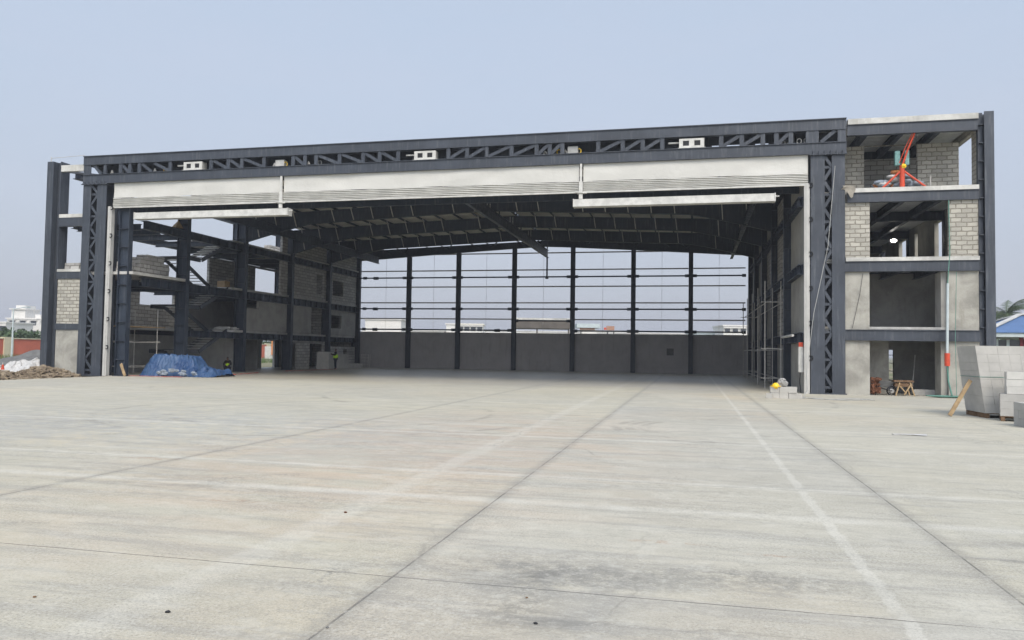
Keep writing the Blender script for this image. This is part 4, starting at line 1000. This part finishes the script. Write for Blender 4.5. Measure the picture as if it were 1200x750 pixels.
# ------------------------------------------------------------------ left outside
def heap(name, cx, cy, rx, ry, h, mat, label, seed, rough=.25, cat='heap', chunks=0, cm=None, kind=None):
    R = random.Random(seed); w = [(R.uniform(1, 6), R.uniform(1, 6), R.uniform(0, 6)) for _ in range(10)]
    def f(u, v):
        x = (u-.5)*2; y = (v-.5)*2; d = math.hypot(x, y); n = sum(math.sin(x*a*2+c)*math.cos(y*b*2+c) for a, b, c in w)/4
        z = max(0, 1-d**1.6)*(1+rough*n)*h
        return (cx+rx*x, cy+ry*y, -.16+z)
    e = MB().grid(50, 50, f).build(name, mat)
    tag(e, label, cat if not kind else None, None, kind)
    if chunks:
        m = MB()
        for k in range(chunks):
            a = R.uniform(0, 6.28); d = R.random()**.6; x, y = d*math.cos(a), d*math.sin(a); s_ = R.uniform(.02, .10)
            m.obox((cx+rx*x, cy+ry*y, -.12+max(0, 1-d**1.6)*h*R.uniform(.8, 1.15)), s_*R.uniform(1, 3.5), s_, s_*.4, Matrix.Rotation(R.uniform(0, 3), 3, 'Z') @ Matrix.Rotation(R.uniform(-.6, .6), 3, 'X'))
        m.build('rubble_chunk', cm or mat, e)
    return e
heap('rubble_heap', -35.4, 32.2, 2.7, 1.5, .55, SANDM, 'low tan rubble heap at the left edge of the apron', 3, .35, chunks=420)
heap('rubble_heap', -34.3, 35.2, 2.2, 1.1, .55, SANDM, 'tan rubble heap against the rendered wall left of the door', 4, .35, chunks=420)
heap('gravel_mound', -50, 50.5, 4.2, 3, 1.25, GREYM, 'wide grey gravel mound behind the white sheet', 5, .15)
heap('gravel_mound', -58, 61.0, 4.5, 4.0, 1.5, SANDM, 'broad tan earth mound before the red wall', 6, .2)
from mathutils import noise as MN2
def crumple(cx, cy, w, d, z0, z1, sd, rz):
    def f(u, v):
        x, y = (u-.5)*w, (v-.5)*d; n = MN2.noise(Vector((x*1.6+sd, y*1.6, sd))); n2 = MN2.noise(Vector((x*5+sd, y*5, 3)))
        X = x*math.cos(rz)-y*math.sin(rz); Y = x*math.sin(rz)+y*math.cos(rz)
        return (cx+X+.15*n2, cy+Y+.12*n, max(-.1, z0+(z1-z0)*v+.30*n+.10*n2))
    return f
for i, (cx, cy, w, d, z0, z1, rz, mt, lab) in enumerate(((-37.4, 36.8, 2.0, 1.3, .15, .75, .2, SACKS, 'larger crumpled white sheet dumped behind the rubble heap'), (-36.2, 37.3, 1.1, .9, .25, .6, -.5, GREYB, 'smaller grey sheet lying against the white sheet by the left column'), (-38.5, 36.5, .9, .8, .05, .3, .7, SACKS, 'small white scrap left of the larger white sheet'))):
    tag(MB().grid(26, 18, crumple(cx, cy, w, d, z0, z1, i*7.3, rz)).build('dumped_sheet', mt), lab, 'sheet', 'sheets dumped by the rubble')
bt = empty('bottle_cone', (-35.0, 33.2, .3), 'small red and white marker standing on the rubble', 'marker')
MB().tube([(-35.0,33.2,.35),(-35.0,33.2,.62)], .09, 8, .04).build('cone', RED, bt); MB().tube([(-35.0,33.2,.62),(-35.0,33.2,.72)], .03, 8).build('tip', SACKS, bt)

# compound wall: cream pillars, red panels
CW = empty('compound_wall', (-74, 80, 0), 'long red compound wall with cream pillars beyond the site', 'wall')
y = 40
k = 0
while y < 190:
    MB().box(-74.15, -73.85, y+1.2, y+6.0, -.15, 2.25).build('panel', REDW, CW)
    MB().box(-74.3, -73.7, y, y+1.198, -.15, 2.45).build('pillar', CREAM, CW)
    MB().box(-74.25, -73.75, y+1.2, y+6.0, 2.252, 2.36).build('coping', CREAM, CW)
    y += 6; k += 1
bb = empty('barrier', (-63, 108, 0), 'orange and white barrier board seen through the far doorway', 'barrier')
MB().box(-64.6, -63.2, 108, 108.1, .0, 1.9).build('board', WHITE, bb); MB().box(-63.4, -62.8, 107.85, 107.99, .6, 3.0).build('orange_panel', SACKO, bb)
def foliage(m, c, r, n, s, R):
    for _ in range(n):
        while True:
            p = Vector((R.uniform(-1,1), R.uniform(-1,1), R.uniform(-1,1)))
            if p.length < 1: break
        p = p*(.55+.45*R.random()) if R.random() < .5 else p
        q = Vector((c[0]+p.x*r[0], c[1]+p.y*r[1], c[2]+p.z*r[2]))
        a = Vector((R.gauss(0,1), R.gauss(0,1), R.gauss(0,1))).normalized(); b = a.orthogonal().normalized(); k = s*R.uniform(.5, 1.4)
        m.add([q-a*k, q+b*k*.45, q+a*k, q-b*k*.45], [(0,1,2,3)])
R = random.Random(77)
for i in range(26):
    u = i/25; x = -78-R.random()*3; yy = 52+u*110
    h = R.uniform(1.8, 3.3)
    m = MB()
    for _ in range(9): foliage(m, (x+R.uniform(-2,2), yy+R.uniform(-2.5,2.5), h*R.uniform(.4,.9)), (1.5, 1.8, 1.0), 150, .28, R)
    t = empty('shrub', (x, yy, -.15), 'leafy green shrub growing behind the red compound wall', 'shrub', 'shrubs behind the red compound wall')
    m.build('crown', LEAFA, t)
    m = MB()
    for j in range(4): m.tube([(x+R.uniform(-.3,.3), yy, -.15), (x+R.uniform(-1,1), yy+R.uniform(-1,1), h)], .05, 5)
    m.build('trunk', BARK, t)
m = MB(); R = random.Random(8)
for _ in range(9000):
    x = R.uniform(-73.5, -50); yy = R.uniform(50, 92)
    if R.random() < .5 and x > -64: continue
    h = R.uniform(.2, .75); a = R.uniform(0, 3.14)
    m.add([(x-.05*math.cos(a), yy-.05*math.sin(a), -.16), (x+.05*math.cos(a), yy+.05*math.sin(a), -.16), (x+R.uniform(-.2,.2), yy+R.uniform(-.2,.2), h)], [(0,1,2)])
tag(m.build('grass', GRASSM), 'green weeds growing in front of the red compound wall', None, None, 'stuff')
p = empty('street_lamp', (-68, 65.5, 0), 'thin grey lamp pole rising before the white house', 'street lamp')
MB().tube([(-68, 65.5, -.15), (-68, 65.5, 5.3)], .10, 8, .06).build('pole', PVC, p); MB().tube([(-68, 65.5, 5.3), (-67.2, 66, 5.5)], .05, 6).build('arm', PVC, p)
MB().box(-67.3, -66.6, 65.8, 66.2, 5.42, 5.55).build('lamp_head', PVC, p)

def frame_axes(ox, oy, ang):
    c, s_ = math.cos(ang), math.sin(ang)
    return (lambda u, v, z: (ox+c*u-s_*v, oy+s_*u+c*v, z)), Matrix.Rotation(ang, 3, 'Z')
def rbox(m, A, rm, u0, u1, v0, v1, z0, z1): return m.obox(A((u0+u1)/2, (v0+v1)/2, (z0+z1)/2), abs(u1-u0)/2, abs(v1-v0)/2, abs(z1-z0)/2, rm)
# camera helper directions are only used to know where the far buildings stand
def along(px, depth):  # ground point at a bearing
    F_ = 902.99; yaw = .22940344
    f = Vector((-math.sin(yaw), math.cos(yaw))); r = Vector((math.cos(yaw), math.sin(yaw)))
    q = f*depth + r*depth*(px-600)/F_
    return q.x, q.y
def house(px0, px1, depth, h, label, storeys, wx, extra=None, roofmat=None, mat=BWHT, name='house', win=True):
    ax, ay = along(px0, depth); bx, by = along(px1, depth); W = math.hypot(bx-ax, by-ay); ang = math.atan2(by-ay, bx-ax)
    A, rm = frame_axes(ax, ay, ang)
    e = empty(name, (ax, ay, 0), label, 'building')
    rbox(MB(), A, rm, 0, W, 0, 12, -.2, h).build('wall', mat, e)
    rbox(MB(), A, rm, -.3, W+.3, -.3, 12.3, h+.002, h+.35).build('roof', roofmat or mat, e)
    if win:
        for s_ in range(storeys):
            z = h/storeys*(s_+.4)
            for w in range(wx):
                u = W*(w+.5)/wx
                o = rbox(MB(), A, rm, u-.75, u+.75, -.06, .02, z, z+1.3).build('window', WIN, e)
                rbox(MB(), A, rm, u-1.1, u+1.1, -.7, .0, z+1.4, z+1.55).build('window_hood', mat, e)
    return e, A, rm, W
e, A, rm, W = house(8, 58, 225, 9.0, 'white three-storey house with a rooftop room at the far left', 3, 4)
rbox(MB(), A, rm, .6, 4.6, 1, 8, 9.36, 11.8).build('rooftop_room', BWHT, e); rbox(MB(), A, rm, 0.2, 5.0, .5, 8.5, 11.8, 12.1).build('rooftop_slab', BWHT, e)
rbox(MB(), A, rm, 1.2, 4.0, 2, 7, 12.1, 13.1).build('water_tank', BWHT, e)
rbox(MB(), A, rm, 7.6, 9.2, 1, 3, 9.36, 10.4).build('water_tank', BWHT, e)
m = MB()
for u in (5.4, 7.3, 9.6, 12): m.tube([A(u, 1, 9.3), A(u, 1, 12.0)], .09, 5)
m.build('rebar_stub', PIPE, e)
rbox(MB(), A, rm, .2, 3.4, -1.4, -.0, 5.4, 5.6).build('balcony', BWHT, e); rbox(MB(), A, rm, .2, 3.4, -1.4, -1.3, 5.6, 6.5).build('balcony_rail', PIPE, e)
house(-6, 7, 210, 7.4, 'low white building with a flat canopy at the left edge', 2, 2)
# behind the hangar
house(424, 884, 330, 10.3, 'very long low pale warehouse on the horizon behind the back wall', 1, 1, win=False, name='warehouse')
house(428, 470, 190, 9.0, 'pale flat block beyond the left end of the back wall', 2, 5, win=False)
house(476, 520, 230, 7.4, 'long low white building beyond the second back bay', 2, 6, win=False)
e, A, rm, W = house(523, 533, 235, 9.6, 'narrow white tower building behind the back wall', 3, 1, win=False)
house(536, 566, 240, 9.8, 'white block with a pinkish roof beyond the third back bay', 3, 4, roofmat=INSUL)
house(568, 604, 260, 7.6, 'low white building beside the pinkish-roofed block', 2, 5, win=False)
house(612, 668, 300, 8.6, 'low cream building under the dark canopy roof', 2, 7, mat=CREAM)
house(676, 742, 260, 7.3, 'long low pale building beyond the fifth back bay', 1, 8, win=False)
house(744, 806, 280, 7.4, 'long low off-white building beyond the sixth back bay', 1, 8, win=False)
house(815, 850, 240, 8.2, 'greenish-grey flat building beyond the last back bay', 2, 4, mat=CYAN)
house(848, 876, 230, 10.2, 'taller stepped white building at the right end of the back wall', 3, 3)
# dark canopy / gantry outside the fourth bay
ax, ay = along(601, 120); bx, by = along(669, 120); W = math.hypot(bx-ax, by-ay); A, rm = frame_axes(ax, ay, math.atan2(by-ay, bx-ax))
e = empty('canopy_shed', (ax, ay, 0), 'long brown-grey canopy shed outside the middle of the back wall', 'shed')
rbox(MB(), A, rm, 0, W, 0, 6, 5.35, 6.65).build('fascia', BROWNP, e); rbox(MB(), A, rm, -.1, W+.1, -.1, 6.1, 6.66, 6.95).build('roof', SLAB, e)
for u in (.3, W*.42, W-.3): rbox(MB(), A, rm, u-.12, u+.12, .2, .5, -.15, 5.35).build('post', BROWNP, e)
# low vehicle-like trailers with orange load beyond the fifth bay
ax, ay = along(676, 150); bx, by = along(703, 150); A, rm = frame_axes(ax, ay, math.atan2(by-ay, bx-ax)); W = math.hypot(bx-ax, by-ay)
e = empty('stacked_sheeting', (ax, ay, 0), 'grey-blue roof with an orange band beyond the fifth back bay', 'shed')
rbox(MB(), A, rm, 1.0, W-.6, 0, 4, -.15, 6.2).build('wall', BWHT, e); rbox(MB(), A, rm, .6, W-1, -.1, 0, 6.1, 6.45).build('orange_band', ORNG, e); rbox(MB(), A, rm, 0, W, -.5, 4.5, 6.5, 7.3).build('roof', CYAN, e)
ax, ay = along(708, 150); bx, by = along(722, 150); A, rm = frame_axes(ax, ay, math.atan2(by-ay, bx-ax)); W = math.hypot(bx-ax, by-ay)
e = empty('billboard', (ax, ay, 0), 'small orange-brown hoarding on posts beyond the fifth back bay', 'hoarding')
rbox(MB(), A, rm, .5, W-.3, 0, .3, 6.1, 6.9).build('panel', ORNG, e); rbox(MB(), A, rm, -.0, .45, 0, .3, 6.15, 6.6).build('red_panel', RED, e)
for u in (.7, W-.4): rbox(MB(), A, rm, u-.1, u+.1, .1, .25, -.15, 6.0).build('post', BLACK, e)
# right: pavilion, palm, shrubs
PX, PY = 24.9, 67.5
e = empty('pavilion', (PX, PY, 0), 'small guard house with a blue hipped roof and white ridges', 'pavilion')
MB().box(PX-2.9, PX+3.2, PY-2.8, PY+2.8, -.15, .95).build('wall', CREAM, e)
m = MB()
for x in (PX-2.9, PX-1.0, PX+1.1, PX+3.0):
    for yy in (PY-2.8, PY+2.6): m.box(x, x+.22, yy, yy+.2, .952, 3.3)
m.build('column', MAROON, e)
for i, x in enumerate((PX-2.6, PX-.7, PX+1.4)): 
    w_ = MB().box(x, x+1.6, PY-2.74, PY-2.68, 1.0, 3.1).build('window', WIN, e)
    MB().box(x+.7, x+.9, PY-2.78, PY-2.745, 1.0, 3.1).box(x+.02, x+.15, PY-2.78, PY-2.745, 1.0, 3.1).build('frame', CYAN, w_)
MB().box(PX-3.6, PX+3.8, PY-3.6, PY+3.6, 3.31, 3.62).build('fascia', CYAN, e)
a = .1
MB().add([(PX-3.75,PY-3.7,3.63),(PX+3.95,PY-3.7,3.63),(PX+3.95,PY+3.7,3.63),(PX-3.75,PY+3.7,3.63),(PX+.1,PY,5.15)], [(0,1,4),(1,2,4),(2,3,4),(3,0,4),(3,2,1,0)]).build('roof', BLUER, e)
for q in ((PX-3.75,PY-3.7,3.7),(PX+3.95,PY-3.7,3.7),(PX+3.95,PY+3.7,3.7),(PX-3.75,PY+3.7,3.7)): MB().bar(q, (PX+.1, PY, 5.22), .42, .08).build('ridge', WHITE, e)
def palm(x, y, h, fr, label, seed):
    R = random.Random(seed); e = empty('palm_tree', (x, y, -.15), label, 'palm tree')
    MB().tube([(x, y, -.15), (x+.2, y, h*.5), (x+.1, y+.1, h)], .22, 8, .14).build('trunk', BARK, e)
    m = MB()
    for k in range(fr):
        a = 2*math.pi*k/fr+R.uniform(-.2,.2); el = R.uniform(-.1, 1.15); Ln = R.uniform(2.4, 3.3); pts = []
        p = Vector((x+.1, y+.1, h)); d = Vector((math.cos(a)*math.cos(el), math.sin(a)*math.cos(el), math.sin(el)))
        for j in range(13):
            pts.append(p.copy()); p = p+d*(Ln/12); d.z -= .115; d.normalize()
        m.tube(pts, .03, 4, .008)
        side = Vector((-math.sin(a), math.cos(a), 0))
        for j in range(1, 13):
            L_ = .75*math.sin(math.pi*(j+2)/16)
            for s_ in (-1, 1):
                for o_ in (0, .5):
                    q = pts[j]-(pts[j]-pts[j-1])*o_; dd = (pts[j]-pts[j-1]).normalized()
                    tip = q+side*s_*L_+dd*.35-Vector((0,0,.28+.2*R.random()))
                    m.add([q-dd*.04, q+dd*.04, tip], [(0,1,2)])
    m.build('crown', LEAFP, e); return e
ax, ay = along(1179, 84); palm(ax, ay, 6.6, 26, 'coconut palm rising behind the blue-roofed guard house', 5)
R = random.Random(14)
for i, (px, d, h) in enumerate(((1196, 95, 5.0), (1215, 90, 5.4), (1170, 100, 3.0), (1188, 105, 3.6))):
    ax, ay = along(px, d); m = MB()
    for _ in range(12): foliage(m, (ax+R.uniform(-2.5,2.5), ay+R.uniform(-2,2), h*R.uniform(.35,.9)), (1.4, 1.4, 1.0), 150, .3, R)
    t = empty('tree', (ax, ay, -.15), ['bushy green tree right of the palm behind the guard house', 'rightmost bushy tree behind the guard house', 'low bushy tree left of the palm trunk', 'low bushy tree just behind the palm trunk'][i], 'tree')
    m.build('crown', LEAFA, t); MB().tube([(ax, ay, -.15), (ax+.2, ay, h*.8)], .16, 7, .07).build('trunk', BARK, t)

# small stones on the apron
R = random.Random(6)
for i, (x, y, s_, lab) in enumerate(((-3.25, 4.37, .026, 'small black stone on the pale strip of the apron'), (-4.29, 4.39, .02, 'brown pebble nearest the left edge of the apron foreground'), (-3.49, 7.47, .03, 'reddish pebble by the pale strip further from the camera'), (-.94, 4.8, .022, 'dark pebble right of the long saw-cut joint'), (-1.1, 5.28, .016, 'tiny brown pebble just beyond the cross joint'), (-2.15, 4.39, .018, 'grey pebble lying on the long joint'))):
    tag(MB().blob((x, y, s_*.25), s_*.5, 8, .25, i, (1.3, 1, .6)).build('pebble', [BLACK, WOODD, RUST, BLACK, WOODD, GREYM][i]), lab, 'pebble')
tag(MB().add([(4.35,18.5,.02),(4.95,18.3,.012),(5.0,18.5,.03),(4.6,18.65,.012)], [(0,1,2,3)]).bar((4.3, 18.42, .012), (5.0, 18.5, .02), .12, .012).build('board_scrap', SACKS), 'flat pale board scrap on the apron before the right annex', 'board')

hm = bpy.data.materials.new('haze_air'); hm.use_nodes = True; hn = hm.node_tree.nodes
hn.remove(hn['Principled BSDF']); pv = hn.new('ShaderNodeVolumePrincipled'); pv.inputs['Density'].default_value = .0008; pv.inputs['Color'].default_value = (.93, .95, 1, 1); pv.inputs['Anisotropy'].default_value = .2
hm.node_tree.links.new(pv.outputs[0], hn['Material Output'].inputs['Volume'])
tag(MB().box(-3100, 3100, -2700, 3500, -1.2, 26).build('haze', hm), 'thin pale haze hanging over the whole site', None, None, 'stuff')
# ------------------------------------------------------------------ camera, light, world
cd = bpy.data.cameras.new('camera'); cam = bpy.data.objects.new('camera', cd); COL.objects.link(cam); S.camera = cam
F_, yaw, pitch, roll = 902.994780, .229403440, .0406556069, .0149268094
cy, sy, cp, sp = math.cos(yaw), math.sin(yaw), math.cos(pitch), math.sin(pitch)
f = Vector((-sy*cp, cy*cp, sp)); r = Vector((cy, sy, 0)); u = r.cross(f)
c_, s_ = math.cos(roll), math.sin(roll); r, u = c_*r+s_*u, -s_*r+c_*u
cam.matrix_world = Matrix(((r.x, u.x, -f.x, 0), (r.y, u.y, -f.y, 0), (r.z, u.z, -f.z, 1.7), (0, 0, 0, 1)))
cd.sensor_width = 36; cd.lens = F_/1200*36; cd.clip_end = 8000; cd.clip_start = .1
W_ = bpy.data.worlds.new('World'); S.world = W_; W_.use_nodes = True
wt = W_.node_tree; bg = wt.nodes['Background']
sky = wt.nodes.new('ShaderNodeTexSky'); sky.sky_type = 'NISHITA'; sky.sun_disc = False
EL, AZ = math.radians(47), math.radians(156)
sky.sun_elevation = EL; sky.sun_rotation = AZ; sky.air_density = 1.3; sky.dust_density = 3.5; sky.ozone_density = 1.5; sky.altitude = 20
hs = wt.nodes.new('ShaderNodeHueSaturation'); hs.inputs['Saturation'].default_value = .62; hs.inputs['Value'].default_value = 1.0
wt.links.new(sky.outputs[0], hs.inputs['Color'])
tc = wt.nodes.new('ShaderNodeTexCoord'); sx = wt.nodes.new('ShaderNodeSeparateXYZ'); wt.links.new(tc.outputs['Generated'], sx.inputs[0])
mr = wt.nodes.new('ShaderNodeMapRange'); mr.interpolation_type = 'SMOOTHSTEP'; wt.links.new(sx.outputs[2], mr.inputs[0]); mr.inputs[1].default_value = -.02; mr.inputs[2].default_value = .42
veil = wt.nodes.new('ShaderNodeMix'); veil.data_type = 'RGBA'; wt.links.new(mr.outputs[0], veil.inputs[0])
veil.inputs[6].default_value = (2.36, 2.52, 3.02, 1); veil.inputs[7].default_value = (2.56, 3.05, 3.83, 1)
ov = wt.nodes.new('ShaderNodeMix'); ov.data_type = 'RGBA'; ov.inputs[0].default_value = .82
wt.links.new(hs.outputs[0], ov.inputs[6]); cn = wt.nodes.new('ShaderNodeTexNoise'); cn.inputs['Scale'].default_value = 2.2; cn.inputs['Detail'].default_value = 5; cn.inputs['Roughness'].default_value = .55
cm_ = wt.nodes.new('ShaderNodeMapping'); cm_.inputs['Scale'].default_value = (1, 1, 3.5); wt.links.new(tc.outputs['Generated'], cm_.inputs[0]); wt.links.new(cm_.outputs[0], cn.inputs['Vector'])
cr = wt.nodes.new('ShaderNodeMapRange'); cr.inputs[1].default_value = .35; cr.inputs[2].default_value = .7; cr.inputs[3].default_value = 0; cr.inputs[4].default_value = .35; wt.links.new(cn.outputs['Fac'], cr.inputs[0])
cv = wt.nodes.new('ShaderNodeMix'); cv.data_type = 'RGBA'; wt.links.new(cr.outputs[0], cv.inputs[0]); wt.links.new(veil.outputs[2], cv.inputs[6]); cv.inputs[7].default_value = (3.0, 3.15, 3.75, 1)
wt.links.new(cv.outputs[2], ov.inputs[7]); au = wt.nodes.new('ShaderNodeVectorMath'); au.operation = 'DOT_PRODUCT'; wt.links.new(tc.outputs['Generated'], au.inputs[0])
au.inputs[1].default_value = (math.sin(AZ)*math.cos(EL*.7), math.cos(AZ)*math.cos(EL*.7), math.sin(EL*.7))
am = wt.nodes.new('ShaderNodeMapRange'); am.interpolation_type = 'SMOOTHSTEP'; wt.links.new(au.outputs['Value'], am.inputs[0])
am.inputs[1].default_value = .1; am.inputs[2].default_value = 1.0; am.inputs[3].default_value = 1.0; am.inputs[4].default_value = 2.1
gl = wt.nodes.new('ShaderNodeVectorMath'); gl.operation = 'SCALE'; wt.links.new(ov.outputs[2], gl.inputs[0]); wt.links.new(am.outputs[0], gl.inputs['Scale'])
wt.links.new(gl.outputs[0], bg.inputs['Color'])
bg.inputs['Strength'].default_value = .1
sd = bpy.data.lights.new('sun', 'SUN'); sun = bpy.data.objects.new('sun', sd); COL.objects.link(sun)
sd.energy = 1.1; sd.angle = math.radians(28); sd.color = (1, .91, .78)
# direction towards the sun: azimuth measured clockwise from +Y
sdv = Vector((math.sin(AZ)*math.cos(EL), math.cos(AZ)*math.cos(EL), math.sin(EL)))
sun.rotation_euler = sdv.to_track_quat('Z', 'Y').to_euler()
S.view_settings.view_transform = 'Standard'; S.view_settings.look = 'None'; S.view_settings.exposure = 1.05; S.view_settings.gamma = 1
S.view_settings.use_curve_mapping = False
S.render.resolution_x = 1024; S.render.resolution_y = 640
